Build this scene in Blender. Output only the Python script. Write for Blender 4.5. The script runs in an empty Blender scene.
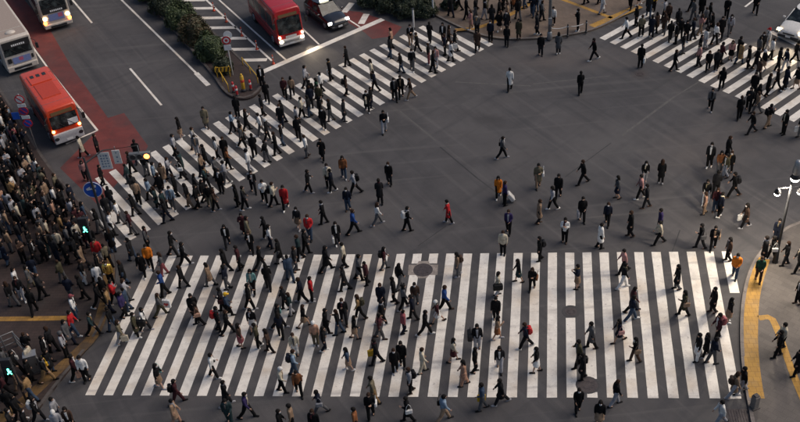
import bpy, bmesh, math, random
import numpy as np
from mathutils import Vector, Matrix
random.seed(7); R_ = random.Random(11)

# ------------------------------------------------------------------ camera, sky, sun, exposure
SC = bpy.context.scene; COL = SC.collection
FPX, PITCH, ROLL, YAW = 1000.0, 0.65682, -0.08249, -0.11530
CAM = Vector((-10.490, -30.849, 34.727))
_fw = Vector((math.sin(YAW)*math.cos(PITCH), math.cos(YAW)*math.cos(PITCH), -math.sin(PITCH)))
_r0 = Vector((math.cos(YAW), -math.sin(YAW), 0)); _u0 = _r0.cross(_fw)
_rt = _r0*math.cos(ROLL) + _u0*math.sin(ROLL); _up = _u0*math.cos(ROLL) - _r0*math.sin(ROLL)
cd = bpy.data.cameras.new('camera'); co = bpy.data.objects.new('camera', cd); COL.objects.link(co)
M = Matrix((_rt, _up, -_fw)).transposed().to_4x4(); M.translation = CAM; co.matrix_world = M
cd.sensor_width = 36; cd.lens = FPX/800*36; cd.clip_end = 900; SC.camera = co
def px(x, y, z=0.0):
    "photograph pixel -> point on the horizontal plane at height z"
    d = _fw + _rt*((x-400)/FPX) - _up*((y-211)/FPX)
    return CAM + d*((z-CAM.z)/d.z)

SUN_EL, SUN_AZ = 50.0, 18.0          # light comes from the right of the picture
W_ = bpy.data.worlds.new('World'); SC.world = W_; W_.use_nodes = True
nt = W_.node_tree; bg = nt.nodes['Background']; sky = nt.nodes.new('ShaderNodeTexSky')
sky.sky_type = 'NISHITA'; sky.sun_disc = False; sky.sun_elevation = math.radians(SUN_EL)
sky.sun_rotation = math.radians(90-SUN_AZ); sky.ozone_density = 1.0; sky.dust_density = 2.5; sky.air_density = 1.0
nt.links.new(sky.outputs[0], bg.inputs[0]); bg.inputs[1].default_value = 0.056
sl = bpy.data.lights.new('sun', 'SUN'); sl.energy = 1.3; sl.angle = math.radians(48); sl.color = (1.0, .865, .735)
so = bpy.data.objects.new('sun', sl); COL.objects.link(so)
sd = Vector((math.cos(math.radians(SUN_EL))*math.cos(math.radians(SUN_AZ)), math.cos(math.radians(SUN_EL))*math.sin(math.radians(SUN_AZ)), math.sin(math.radians(SUN_EL))))
so.rotation_euler = sd.to_track_quat('Z', 'Y').to_euler()
SC.view_settings.view_transform = 'Standard'; SC.view_settings.look = 'None'; SC.view_settings.exposure = 0.62; SC.view_settings.gamma = 1.0

# ------------------------------------------------------------------ materials
def new_mat(name):
    m = bpy.data.materials.new(name); m.use_nodes = True
    return m, m.node_tree, m.node_tree.nodes['Principled BSDF']
def nd(t, typ, **kw):
    n = t.nodes.new(typ)
    for k, v in kw.items():
        if k in n.inputs: n.inputs[k].default_value = v
        else: setattr(n, k, v)
    return n
def noisy(name, c1, c2, scale=4.0, rough=.8, detail=6, lo=.35, hi=.65, bump=0.0, bscale=None, metal=0, extra=None, world=True):
    "two colours mixed by fractal noise in world space (fine wear, grain)"
    m, t, b = new_mat(name)
    g = nd(t, 'ShaderNodeNewGeometry') if world else nd(t, 'ShaderNodeTexCoord')
    vec = g.outputs['Position'] if world else g.outputs['Object']
    n = nd(t, 'ShaderNodeTexNoise', Scale=scale, Detail=detail, Roughness=.6); t.links.new(vec, n.inputs['Vector'])
    r = nd(t, 'ShaderNodeValToRGB'); r.color_ramp.elements[0].position = lo; r.color_ramp.elements[1].position = hi
    r.color_ramp.elements[0].color = (*c1, 1); r.color_ramp.elements[1].color = (*c2, 1)
    t.links.new(n.outputs[0], r.inputs[0]); out = r.outputs[0]
    if extra: out = extra(t, vec, out)
    t.links.new(out, b.inputs['Base Color']); b.inputs['Roughness'].default_value = rough; b.inputs['Metallic'].default_value = metal
    if bump:
        n2 = nd(t, 'ShaderNodeTexNoise', Scale=bscale or scale*8, Detail=4); t.links.new(vec, n2.inputs['Vector'])
        bp = nd(t, 'ShaderNodeBump', Strength=bump, Distance=.02); t.links.new(n2.outputs[0], bp.inputs['Height']); t.links.new(bp.outputs[0], b.inputs['Normal'])
    return m
def plain(name, c, rough=.5, metal=0.0, emit=None, es=0.0, coat=0.0):
    m, t, b = new_mat(name)
    n = nd(t, 'ShaderNodeTexNoise', Scale=9.0, Detail=4); tc = nd(t, 'ShaderNodeTexCoord'); t.links.new(tc.outputs['Object'], n.inputs['Vector'])
    mr = nd(t, 'ShaderNodeMapRange'); mr.inputs[3].default_value = .72; mr.inputs[4].default_value = 1.16; t.links.new(n.outputs[0], mr.inputs[0])
    mx = nd(t, 'ShaderNodeVectorMath', operation='SCALE'); mx.inputs[0].default_value = c; t.links.new(mr.outputs[0], mx.inputs['Scale'])
    t.links.new(mx.outputs[0], b.inputs['Base Color']); b.inputs['Roughness'].default_value = rough; b.inputs['Metallic'].default_value = metal
    b.inputs['Coat Weight'].default_value = coat
    if emit: b.inputs['Emission Color'].default_value = (*emit, 1); b.inputs['Emission Strength'].default_value = es
    return m
def layer(col, scale, lo, hi, amt, off=0.0):
    "extra: blend a colour in where a second noise is high (stains with a shape of their own)"
    def f(t, vec, out):
        ad = nd(t, 'ShaderNodeVectorMath', operation='ADD'); ad.inputs[1].default_value = (off, off*1.7, 0); t.links.new(vec, ad.inputs[0])
        n = nd(t, 'ShaderNodeTexNoise', Scale=scale, Detail=5); t.links.new(ad.outputs[0], n.inputs['Vector'])
        mr = nd(t, 'ShaderNodeMapRange'); mr.inputs[1].default_value = lo; mr.inputs[2].default_value = hi; mr.inputs[4].default_value = amt; t.links.new(n.outputs[0], mr.inputs[0])
        mx = nd(t, 'ShaderNodeMixRGB'); mx.inputs[2].default_value = (*col, 1); t.links.new(mr.outputs[0], mx.inputs[0]); t.links.new(out, mx.inputs[1])
        return mx.outputs[0]
    return f
def chain(*fs):
    def f(t, vec, out):
        for q in fs: out = q(t, vec, out)
        return out
    return f
def speckle(amt=.25, scale=60.0):
    def f(t, vec, out):
        n = nd(t, 'ShaderNodeTexNoise', Scale=scale, Detail=2); t.links.new(vec, n.inputs['Vector'])
        mr = nd(t, 'ShaderNodeMapRange'); mr.inputs[1].default_value = .3; mr.inputs[2].default_value = .7; mr.inputs[3].default_value = 1-amt; mr.inputs[4].default_value = 1+amt
        t.links.new(n.outputs[0], mr.inputs[0])
        mx = nd(t, 'ShaderNodeVectorMath', operation='SCALE'); t.links.new(out, mx.inputs[0]); t.links.new(mr.outputs[0], mx.inputs['Scale'])
        return mx.outputs[0]
    return f
def tiles(sx, sy, dark, rot=0.0):
    def f(t, vec, out):
        mp = nd(t, 'ShaderNodeMapping'); mp.inputs['Rotation'].default_value = (0, 0, rot); t.links.new(vec, mp.inputs[0])
        b = nd(t, 'ShaderNodeTexBrick', Scale=1.0); b.inputs['Color1'].default_value = (1, 1, 1, 1); b.inputs['Color2'].default_value = (.8, .8, .8, 1)
        b.inputs['Mortar'].default_value = (dark, dark, dark, 1); b.inputs['Mortar Size'].default_value = .012; b.inputs['Brick Width'].default_value = sx; b.inputs['Row Height'].default_value = sy
        t.links.new(mp.outputs[0], b.inputs[0])
        mx = nd(t, 'ShaderNodeMixRGB', blend_type='MULTIPLY'); mx.inputs[0].default_value = 1; t.links.new(out, mx.inputs[1]); t.links.new(b.outputs[0], mx.inputs[2])
        return mx.outputs[0]
    return f
MT = {}
def streaks(dark, ang, sx, sy, lo, hi, amt, off):
    "extra: long worn bands (tyre tracks, paving lanes): noise stretched along one direction of the road"
    def f(t, vec, out):
        mp = nd(t, 'ShaderNodeMapping'); mp.vector_type = 'TEXTURE'; mp.inputs['Rotation'].default_value = (0, 0, math.radians(ang)); mp.inputs['Scale'].default_value = (sx, sy, 1); mp.inputs['Location'].default_value = (off, off, 0); t.links.new(vec, mp.inputs[0])
        n = nd(t, 'ShaderNodeTexNoise', Scale=1.0, Detail=5); t.links.new(mp.outputs[0], n.inputs['Vector'])
        mr = nd(t, 'ShaderNodeMapRange'); mr.inputs[1].default_value = lo; mr.inputs[2].default_value = hi; mr.inputs[4].default_value = amt; t.links.new(n.outputs[0], mr.inputs[0])
        mx = nd(t, 'ShaderNodeMixRGB'); mx.inputs[2].default_value = (*dark, 1); t.links.new(mr.outputs[0], mx.inputs[0]); t.links.new(out, mx.inputs[1]); return mx.outputs[0]
    return f
def soft_patch(c, r, col, amt, ang=0.0, asp=1.0):
    "extra: one soft patch at a fixed spot of the road: dark oil spills and paler areas"
    def f(t, vec, out):
        mp = nd(t, 'ShaderNodeMapping'); mp.vector_type = 'TEXTURE'; mp.inputs['Location'].default_value = (c[0], c[1], 0); mp.inputs['Rotation'].default_value = (0, 0, math.radians(ang)); mp.inputs['Scale'].default_value = (r*asp, r, 1); t.links.new(vec, mp.inputs[0])
        ln = nd(t, 'ShaderNodeVectorMath', operation='LENGTH'); t.links.new(mp.outputs[0], ln.inputs[0])
        n = nd(t, 'ShaderNodeTexNoise', Scale=1.3, Detail=5); t.links.new(vec, n.inputs['Vector']); ad = nd(t, 'ShaderNodeMath', operation='MULTIPLY_ADD'); ad.inputs[1].default_value = 1.1; t.links.new(n.outputs[0], ad.inputs[0]); t.links.new(ln.outputs['Value'], ad.inputs[2])
        mr = nd(t, 'ShaderNodeMapRange'); mr.inputs[1].default_value = .7; mr.inputs[2].default_value = 1.5; mr.inputs[3].default_value = amt; mr.inputs[4].default_value = 0; t.links.new(ad.outputs[0], mr.inputs[0])
        mx = nd(t, 'ShaderNodeMixRGB'); mx.inputs[2].default_value = (*col, 1); t.links.new(mr.outputs[0], mx.inputs[0]); t.links.new(out, mx.inputs[1]); return mx.outputs[0]
    return f
def _s(x, y): q = px(x, y); return (q.x, q.y)
MT['asphalt'] = noisy('asphalt', (.046, .044, .047), (.070, .067, .070), .55, .8, extra=chain(layer((.093, .087, .087), .12, .42, .7, .75), layer((.040, .040, .045), .09, .5, .72, .7, 31), layer((.044, .043, .046), 1.7, .6, .75, .5, 7),
    streaks((.036, .036, .04), -54, 14, .7, .52, .72, .7, 3), streaks((.11, .104, .103), -54, 20, .5, .56, .74, .55, 11), streaks((.04, .04, .043), 46, 16, .6, .55, .72, .6, 23), streaks((.115, .11, .107), 8, 18, .5, .58, .75, .5, 41), soft_patch(_s(492, 121), 1.1, (.036, .034, .036), .8, -30, 1.6), soft_patch(_s(455, 95), 1.6, (.048, .046, .048), .6, 10, 2.0), soft_patch(_s(640, 74), .8, (.05, .036, .034), .7), soft_patch(_s(600, 150), 3.0, (.1, .095, .094), .5, 40, 2.2), soft_patch(_s(560, 60), 2.2, (.105, .09, .085), .6, 0, 3.0), soft_patch(_s(700, 150), 3.2, (.1, .088, .083), .6, 30, 1.6), speckle(.3, 38)), bump=.4, bscale=60)
MT['patch'] = noisy('asphalt_patch', (.042, .041, .044), (.056, .053, .056), .8, .85, extra=speckle(.2, 50))
MT['seam'] = noisy('road_seam', (.075, .073, .074), (.11, .105, .1), 3, .85, extra=speckle(.3, 30))
MT['crack'] = noisy('tar_seam', (.022, .022, .024), (.035, .034, .036), 3, .7)
MT['redlane'] = noisy('red_lane', (.12, .026, .024), (.17, .038, .034), .9, .85, extra=chain(layer((.075, .04, .04), .35, .5, .7, .7), layer((.07, .03, .03), 2.2, .5, .75, .5, 9), speckle(.2, 45)))
MT['paint'] = noisy('road_paint', (.66, .62, .56), (.8, .76, .69), 2.4, .65, lo=.3, hi=.6, extra=chain(layer((.52, .41, .29), .5, .5, .7, .6), layer((.36, .33, .31), .8, .54, .76, .5, 17), streaks((.27, .25, .245), 5, 7, .5, .56, .72, .55, 5), layer((.2, .18, .17), 6.0, .6, .74, .5, 3), layer((.16, .15, .145), 18.0, .64, .74, .35, 13), speckle(.14, 40)))
MT['worn_paint'] = noisy('worn_road_paint', (.34, .31, .28), (.48, .45, .41), 3, .75, extra=chain(layer((.10, .095, .09), 6.0, .58, .72, .8, 3), speckle(.15, 40)))
MT['plaza'] = noisy('plaza_paving', (.036, .023, .019), (.058, .036, .031), .8, .75, extra=chain(layer((.027, .024, .024), .4, .5, .7, .7), tiles(.4, .2, .55), speckle(.18, 30)))
MT['pave'] = noisy('pavement_stone', (.105, .092, .083), (.14, .122, .11), .7, .8, extra=chain(layer((.075, .068, .064), .3, .45, .7, .7), layer((.05, .045, .043), 3.5, .62, .75, .5, 19), tiles(.6, .3, .75, .7), speckle(.15, 35)))
MT['pave_n'] = noisy('pavement_brick', (.135, .1, .075), (.185, .135, .1), .7, .8, extra=chain(layer((.13, .1, .085), .35, .5, .72, .6), tiles(.4, .2, .7, .75), speckle(.15, 35)))
MT['kerb'] = noisy('kerb_stone', (.13, .115, .105), (.2, .175, .16), 2.2, .85, extra=speckle(.2, 30))
MT['kerb_dark'] = noisy('kerb_granite', (.06, .052, .05), (.1, .088, .082), 2.2, .85, extra=speckle(.2, 30))
MT['tactile'] = noisy('tactile_yellow', (.38, .205, .035), (.48, .265, .045), 1.4, .75, extra=chain(layer((.3, .2, .09), .9, .5, .72, .7), tiles(.3, .3, .6), layer((.2, .15, .09), 6, .6, .75, .5, 5)))
MT['tactile_old'] = noisy('tactile_dirty', (.13, .072, .025), (.2, .11, .03), 1.6, .8, extra=chain(layer((.07, .05, .035), 1.1, .45, .65, .8), tiles(.3, .3, .6)))
MT['tactile_mid'] = noisy('tactile_worn', (.36, .19, .035), (.5, .27, .05), 1.4, .75, extra=chain(layer((.2, .12, .06), .9, .5, .72, .7), tiles(.3, .3, .6)))
MT['iron'] = noisy('cast_iron', (.05, .042, .045), (.08, .066, .066), 6, .6, metal=.3, extra=speckle(.3, 40))
MT['collar'] = noisy('manhole_concrete', (.2, .175, .155), (.32, .28, .25), 4, .85, extra=speckle(.25, 25))
MT['metal'] = plain('grey_metal', (.22, .22, .22), .45, .5); MT['darkmetal'] = plain('dark_metal', (.035, .036, .04), .5, .3)
MT['white_metal'] = plain('white_metal', (.6, .6, .58), .5); MT['galv'] = plain('galvanised_steel', (.35, .36, .37), .4, .6)
MT['rubber'] = plain('tyre_rubber', (.02, .02, .02), .8); MT['rim'] = plain('wheel_rim', (.4, .4, .42), .35, .8)
MT['glass'] = noisy('dark_glass', (.010, .013, .015), (.07, .085, .085), 2.6, .1, lo=.48, hi=.72, world=False); MT['sideglass'] = plain('tinted_glass', (.02, .024, .026), .15)  # dark_glass: paler mottling painted in for reflections and the interior behind
MT['vermilion'] = plain('vermilion_paint', (.62, .062, .02), .32, 0, coat=.4); MT['vermilion_d'] = plain('vermilion_roof_panel', (.5, .05, .02), .4)
MT['crimson'] = plain('crimson_paint', (.42, .014, .018), .3, 0, coat=.4); MT['cream'] = plain('cream_paint', (.6, .54, .47), .4, 0, coat=.2)
MT['beige'] = plain('beige_roof', (.36, .29, .245), .6); MT['greyw'] = plain('pale_grey_bumper', (.5, .5, .51), .5)
MT['blackpaint'] = plain('black_paint', (.012, .012, .016), .18, 0, coat=.8); MT['whitepaint'] = plain('white_paint', (.72, .7, .66), .25, 0, coat=.6)
MT['bluegraphic'] = plain('pale_blue_panel', (.2, .25, .48), .5); MT['pinkgraphic'] = plain('pink_panel', (.5, .12, .2), .5)
MT['black'] = plain('black_plastic', (.015, .015, .016), .6); MT['orange_plastic'] = plain('orange_plastic', (.6, .075, .03), .5)
MT['yellow'] = plain('yellow_paint', (.6, .36, .03), .5); MT['signblue'] = plain('sign_blue', (.02, .10, .48), .4); MT['signwhite'] = plain('sign_white', (.75, .75, .74), .45)
MT['signred'] = plain('sign_red', (.55, .03, .04), .4); MT['placard'] = plain('placard_white', (.62, .62, .6), .55); MT['ink'] = plain('placard_blue_grey', (.16, .22, .3), .6); MT['violet'] = plain('sign_violet', (.09, .05, .25), .45)
MT['lamp_warm'] = plain('lamp_warm', (1, .8, .55), .4, 0, (1, .72, .4), 9); MT['lamp_white'] = plain('lamp_white', (1, 1, 1), .4, 0, (1, .95, .86), 6)
MT['lamp_orange'] = plain('lamp_orange', (1, .3, .05), .4, 0, (1, .2, .03), 9); MT['lamp_green'] = plain('lamp_green', (.1, 1, .7), .4, 0, (.1, .95, .6), 4.5); MT['lamp_amber'] = plain('lamp_amber', (1, .45, .1), .4, 0, (1, .42, .1), 6)
MT['lamp_red'] = plain('lamp_red', (1, .05, .02), .4, 0, (1, .06, .03), 3.5); MT['sign_lit'] = plain('lit_roof_sign', (1, .95, .7), .4, 0, (1, .95, .72), 2.2); MT['lens_off'] = plain('dark_lens', (.03, .03, .035), .3)
MT['dest'] = plain('destination_display', (.03, .03, .03), .4, 0, (1, .5, .12), .035)
MT['leaf'] = None
def leaf_mat(name, c1, c2):
    m, t, b = new_mat(name); g = nd(t, 'ShaderNodeNewGeometry')
    r = nd(t, 'ShaderNodeValToRGB'); r.color_ramp.elements[0].color = (*c1, 1); r.color_ramp.elements[1].color = (*c2, 1)
    t.links.new(g.outputs['Random Per Island'], r.inputs[0]); t.links.new(r.outputs[0], b.inputs['Base Color']); b.inputs['Roughness'].default_value = .65
    return m
MT['leaf'] = leaf_mat('leaf_green', (.022, .04, .014), (.065, .09, .03)); MT['leaf_rust'] = leaf_mat('leaf_rusty', (.03, .042, .015), (.09, .06, .028)); MT['leaf_dark'] = leaf_mat('leaf_dark', (.014, .024, .012), (.04, .052, .022))
MT['bark'] = noisy('bark', (.03, .022, .016), (.06, .045, .035), 12, .9)
def cloth_mat(name, rough, metal=0.0, attr=None):
    m, t, b = new_mat(name)
    if attr: src = nd(t, 'ShaderNodeVertexColor', layer_name=attr).outputs[0]
    else: src = nd(t, 'ShaderNodeObjectInfo').outputs['Color']
    tc = nd(t, 'ShaderNodeNewGeometry'); n = nd(t, 'ShaderNodeTexNoise', Scale=7.0, Detail=4); t.links.new(tc.outputs['Position'], n.inputs['Vector'])
    mr = nd(t, 'ShaderNodeMapRange'); mr.inputs[1].default_value = .3; mr.inputs[2].default_value = .7; mr.inputs[3].default_value = .72; mr.inputs[4].default_value = 1.2; t.links.new(n.outputs[0], mr.inputs[0])
    mx = nd(t, 'ShaderNodeVectorMath', operation='SCALE'); t.links.new(src, mx.inputs[0]); t.links.new(mr.outputs[0], mx.inputs['Scale']); t.links.new(mx.outputs[0], b.inputs['Base Color'])
    b.inputs['Roughness'].default_value = rough; b.inputs['Metallic'].default_value = metal; b.inputs['Specular IOR Level'].default_value = .18
    bp = nd(t, 'ShaderNodeBump', Strength=.5, Distance=.03); t.links.new(n.outputs[0], bp.inputs['Height']); t.links.new(bp.outputs[0], b.inputs['Normal'])
    return m
MT['cloth'] = cloth_mat('cloth', .88); MT['foil'] = cloth_mat('foil', .25, .85); MT['leather'] = cloth_mat('leather', .5); MT['skin'] = cloth_mat('skin', .6); MT['hairm'] = cloth_mat('hair', .75); MT['crowdcloth'] = cloth_mat('crowd_cloth', .85, 0, 'col')

# ------------------------------------------------------------------ helpers
def tag(o, label=None, cat=None, group=None, kind=None):
    if label: o['label'] = label
    if cat: o['category'] = cat
    if group: o['group'] = group
    if kind: o['kind'] = kind
    return o
def empty(name, loc=(0, 0, 0), rz=0.0, parent=None):
    o = bpy.data.objects.new(name, None); COL.objects.link(o); o.location = loc; o.rotation_euler = (0, 0, rz); o.empty_display_size = .2
    if parent: o.parent = parent
    return o
def link(name, me, parent=None, mat=None):
    if mat and not me.materials: me.materials.append(MT[mat] if isinstance(mat, str) else mat)
    o = bpy.data.objects.new(name, me); COL.objects.link(o)
    if parent: o.parent = parent
    return o
def mesh(name, verts, faces, mat=None, smooth=False):
    me = bpy.data.meshes.new(name); me.from_pydata([tuple(v) for v in verts], [], faces); me.update()
    if mat: me.materials.append(MT[mat] if isinstance(mat, str) else mat)
    if smooth: me.polygons.foreach_set('use_smooth', [True]*len(me.polygons))
    return me
def frombm(name, bm, mat=None, smooth=False):
    bmesh.ops.recalc_face_normals(bm, faces=bm.faces[:])
    me = bpy.data.meshes.new(name); bm.to_mesh(me); bm.free()
    if mat: me.materials.append(MT[mat] if isinstance(mat, str) else mat)
    if smooth: me.polygons.foreach_set('use_smooth', [True]*len(me.polygons))
    return me
def bbox(bm, x0, x1, y0, y1, z0, z1, bev=0.0, seg=1):
    r = bmesh.ops.create_cube(bm, size=1.0, matrix=Matrix.Translation(((x0+x1)/2, (y0+y1)/2, (z0+z1)/2)) @ Matrix.Diagonal((x1-x0, y1-y0, z1-z0, 1)))
    if bev:
        es = list({e for v in r['verts'] for e in v.link_edges}); bmesh.ops.bevel(bm, geom=es, offset=bev, segments=seg, affect='EDGES', profile=.5)
def box(name, x0, x1, y0, y1, z0, z1, mat, parent=None, bev=0.0, seg=1):
    bm = bmesh.new(); bbox(bm, x0, x1, y0, y1, z0, z1, bev, seg); return link(name, frombm(name, bm, mat), parent)
def btube(bm, pts, rad, n=8, caps=True):
    pts = [Vector(p) for p in pts]; rings = []
    def rr(r): return r if isinstance(r, tuple) else (r, r)
    N = len(pts)
    def frame(d):
        X = Vector((1, 0, 0)) if abs(d.x) < .9 else Vector((0, 1, 0))
        s = (X - d*X.dot(d)).normalized(); return s, d.cross(s)
    seq = []
    for i, p in enumerate(pts):
        d = (pts[min(i+1, N-1)] - pts[max(i-1, 0)]).normalized(); r = rr(rad[i] if isinstance(rad, (list,)) else rad)
        if caps and i == 0: m = min(r); seq.append((p-d*m*.55, d, (r[0]*.6, r[1]*.6)))
        seq.append((p, d, r))
        if caps and i == N-1: m = min(r); seq.append((p+d*m*.55, d, (r[0]*.6, r[1]*.6)))
    for p, d, r in seq:
        s, t = frame(d)
        rings.append([bm.verts.new(p + s*r[0]*math.cos(a) + t*r[1]*math.sin(a)) for a in (2*math.pi*k/n for k in range(n))])
    for a, b in zip(rings, rings[1:]):
        for k in range(n): bm.faces.new((a[k], a[(k+1) % n], b[(k+1) % n], b[k]))
    bm.faces.new(rings[0][::-1]); bm.faces.new(rings[-1])
def tube(name, pts, rad, mat, parent=None, n=8):
    bm = bmesh.new(); btube(bm, pts, rad, n); return link(name, frombm(name, bm, mat, True), parent)
def disc(name, c, nrm, r, th, mat, parent=None, n=24, sx=1.0):
    "flat round plate of thickness th facing nrm"
    c = Vector(c); nrm = Vector(nrm).normalized(); u = Vector((0, 0, 1)).cross(nrm)
    u = u.normalized() if u.length > .01 else Vector((1, 0, 0)); v = nrm.cross(u)
    A = [c + u*r*sx*math.cos(2*math.pi*k/n) + v*r*math.sin(2*math.pi*k/n) for k in range(n)]; B = [p + nrm*th for p in A]
    f = [list(range(n))[::-1], list(range(n, 2*n))] + [[k, (k+1) % n, n+(k+1) % n, n+k] for k in range(n)]
    return link(name, mesh(name, A+B, f, mat), parent)
def slab(name, poly, z0, z1, mat, parent=None):
    "horizontal polygon slab from z0 to z1"
    n = len(poly); V = [(p[0], p[1], z0) for p in poly] + [(p[0], p[1], z1) for p in poly]
    bm = bmesh.new(); vs = [bm.verts.new(v) for v in V]
    f = bm.faces.new(vs[n:]); 
    for k in range(n): bm.faces.new((vs[k], vs[(k+1) % n], vs[n+(k+1) % n], vs[n+k]))
    bmesh.ops.triangulate(bm, faces=[f]); return link(name, frombm(name, bm, mat), parent)
def sheet(name, poly, z, mat, parent=None):
    bm = bmesh.new(); f = bm.faces.new([bm.verts.new((p[0], p[1], z)) for p in poly])
    if f.normal.z < 0: f.normal_flip()
    bm.normal_update()
    if len(poly) > 4: bmesh.ops.triangulate(bm, faces=bm.faces[:])
    me = bpy.data.meshes.new(name); 
    for q in bm.faces:
        q.normal_update()
        if q.normal.z < 0: q.normal_flip()
    bm.to_mesh(me); bm.free(); me.materials.append(MT[mat]); return link(name, me, parent)
def strip(name, pts, w, z, mat, parent=None):
    "flat ribbon of width w along a polyline"
    P = [Vector((p[0], p[1], 0)) for p in pts]; V = []
    for i, p in enumerate(P):
        d = (P[min(i+1, len(P)-1)] - P[max(i-1, 0)]).normalized(); s = Vector((-d.y, d.x, 0))*w/2
        V += [(p+s+Vector((0, 0, z))), (p-s+Vector((0, 0, z)))]
    F = [(2*i, 2*i+1, 2*i+3, 2*i+2) for i in range(len(P)-1)]
    return link(name, mesh(name, V, F, mat), parent)
def smooth_poly(pts, it=2, closed=False):
    for _ in range(it):
        q = [] if closed else [pts[0]]
        n = len(pts)
        for i in range(n if closed else n-1):
            a, b = pts[i], pts[(i+1) % n]
            q += [(a[0]*.75+b[0]*.25, a[1]*.75+b[1]*.25), (a[0]*.25+b[0]*.75, a[1]*.25+b[1]*.75)]
        if not closed: q.append(pts[-1])
        pts = q
    return pts
def inside(p, poly):
    c = False; n = len(poly)
    for i in range(n):
        a, b = poly[i], poly[i-1]
        if (a[1] > p[1]) != (b[1] > p[1]) and p[0] < (b[0]-a[0])*(p[1]-a[1])/(b[1]-a[1])+a[0]: c = not c
    return c
def P2(x, y, z=0.0): v = px(x, y, z); return (v.x, v.y)
def box_on(name, a, b, w, h, z, mat, parent=None):
    "bar from a to b (xy or xyz), width w, height h"
    a = Vector((a[0], a[1], z)); b = Vector((b[0], b[1], z)); d = (b-a).normalized(); s = Vector((-d.y, d.x, 0))*w/2; u = Vector((0, 0, h))
    V = [a+s, a-s, b-s, b+s, a+s+u, a-s+u, b-s+u, b+s+u]
    return link(name, mesh(name, V, [(3, 2, 1, 0), (4, 5, 6, 7), (0, 1, 5, 4), (1, 2, 6, 5), (2, 3, 7, 6), (3, 0, 4, 7)], mat), parent)

# ------------------------------------------------------------------ ground, road, pavements
KB = .12
road = sheet('road', [(-260, -120), (220, -120), (220, 260), (-260, 260)], 0.0, 'asphalt'); tag(road, kind='structure')
PS, CW, CK, SW = .9, 10.117, .58, .47       # stripe pitch, crossing depth, skew, stripe width
def fx(i, y): return -i*PS + CK*y/CW         # left edge of stripe i at depth y
front = empty('crosswalk'); tag(front, kind='structure')
gaps = {17: (263.6, 275.0), 16: (263.6, 275.0), 8: (306.0, 318.0), 7: (378.8, 391.6)}
for i in range(-1, 34):
    y0, y1 = 0.0, CW
    if i == -1: y0 = P2(731, 293)[1]
    segs = [(y0, y1)]
    if i in gaps:
        ga = P2(px_x := 560 if i < 10 else 420, gaps[i][1])[1]; gb = P2(px_x, gaps[i][0])[1]
        segs = [(y0, ga), (gb, y1)]
    for a, b in segs:
        j = R_.uniform(-.012, .012); e = [R_.uniform(-.02, .02) for _ in range(2)]
        n = max(2, int((b-a)/1.2)); L, Rr = [], []
        for k in range(n+1):
            y = a+(b-a)*k/n; L.append((fx(i, y)+j+R_.uniform(-.008, .008), y+e[0]*(k == 0))); Rr.append((fx(i, y)+SW+j+R_.uniform(-.008, .008), y+e[1]*(k == n)))
        V = [(p[0], p[1], .004) for p in L+Rr]; m = n+1
        link('stripe', mesh('stripe', V, [(k, m+k, m+k+1, k+1) for k in range(n)], 'paint'), front)
# upper-left crossing: direction along the lower edge, stripes run away from it
A = Vector((*P2(491, 45.5), 0)); B = Vector((*P2(118, 247), 0)); dUL = (B-A).normalized(); lenUL = (B-A).length
Ua = Vector((*P2(418, 28), 0)); Ub = Vector((*P2(148, 154), 0)); sUL = (Vector((*P2(273.6, 92), 0))-Vector((*P2(326.6, 131.5), 0))).normalized()
def isect(p, d, a, b):
    e = b-a; den = d.x*e.y-d.y*e.x; t = ((a.x-p.x)*e.y-(a.y-p.y)*e.x)/den; return p+d*t
ul = empty('crosswalk'); tag(ul, kind='structure'); UL = []
NUL = int(round(lenUL/.951)); pUL = lenUL/NUL
for k in range(NUL+1):
    p = A+dUL*(pUL*k-.24); q = p+dUL*.47
    p2 = isect(p, sUL, Ua, Ub); q2 = isect(q, sUL, Ua, Ub)
    if k == 0: p2 = p+(p2-p)*.22; q2 = q+(q2-q)*.3
    if k == 1: p2 = p+(p2-p)*.5; q2 = q+(q2-q)*.55
    if k >= NUL-1: p2 = p+(p2-p)*.6; q2 = q+(q2-q)*.6
    UL.append(p); sheet('stripe', [p, q, q2, p2], .004, 'paint', ul)
# upper-right crossing
C0 = Vector((*P2(599.5, 38), 0)); C1 = Vector((*P2(790.6, 120.5), 0)); dUR = (C1-C0).normalized(); Va = Vector((*P2(649, 11), 0)); Vb = Vector((*P2(778, 54.7), 0)); sUR = (Va-C0).normalized()
ur = empty('crosswalk'); tag(ur, kind='structure'); NUR = 20
pUR = (Vector((*P2(663.5, 65.6), 0))-C0).length/6
for k in range(NUR):
    p = C0+dUR*pUR*k; q = p+dUR*.5; sheet('stripe', [p, q, isect(q, sUR, Va, Vb), isect(p, sUR, Va, Vb)], .004, 'paint', ur)
# other road markings
mk = empty('road_markings'); tag(mk, kind='structure')
def line(name, a, b, w, mat='paint', z=.008): return strip(name, [P2(*a), P2(*b)], w, z, mat, mk)
line('stop_line', (258, 74), (383, 19.2), .5)
line('lane_dash', (130, 68.5), (161.5, 105.3), .15); line('lane_dash', (69, -4), (92, 23), .15); line('lane_dash', (45, -34), (30, -52), .15)
line('edge_line', (119.5, -2), (196, 73), .16); line('edge_line', (196, 73), (208.5, 85.5), .34)
line('lane_line', (218, -1), (286, 60), .14); line('lane_line', (287, 14), (319, 44.5), .13); line('lane_line', (346, 18), (360, 27), .13)
line('hatch_border', (204, -2), (272, 61), .16)
for x0, x1, y, in ((166, 205.5, .3), (178, 215, 8.4), (188, 226, 18), (200, 236.5, 27.8), (212, 247, 38.4), (229, 259, 49.3), (245, 267, 60)): line('hatch_bar', (x0-3, y+.3), (x1, y-.2), .42)
line('slash_mark', (344, 12.5), (352, 3), .5); line('slash_mark', (361, 24), (366.5, 14), .5)
line('bus_box_line', (50, 71), (97.5, 130.5), .14); line('bus_box_line', (97.5, 130.5), (66, 144), .14); line('bus_box_line', (32, 46), (50, 71), .12)
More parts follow.
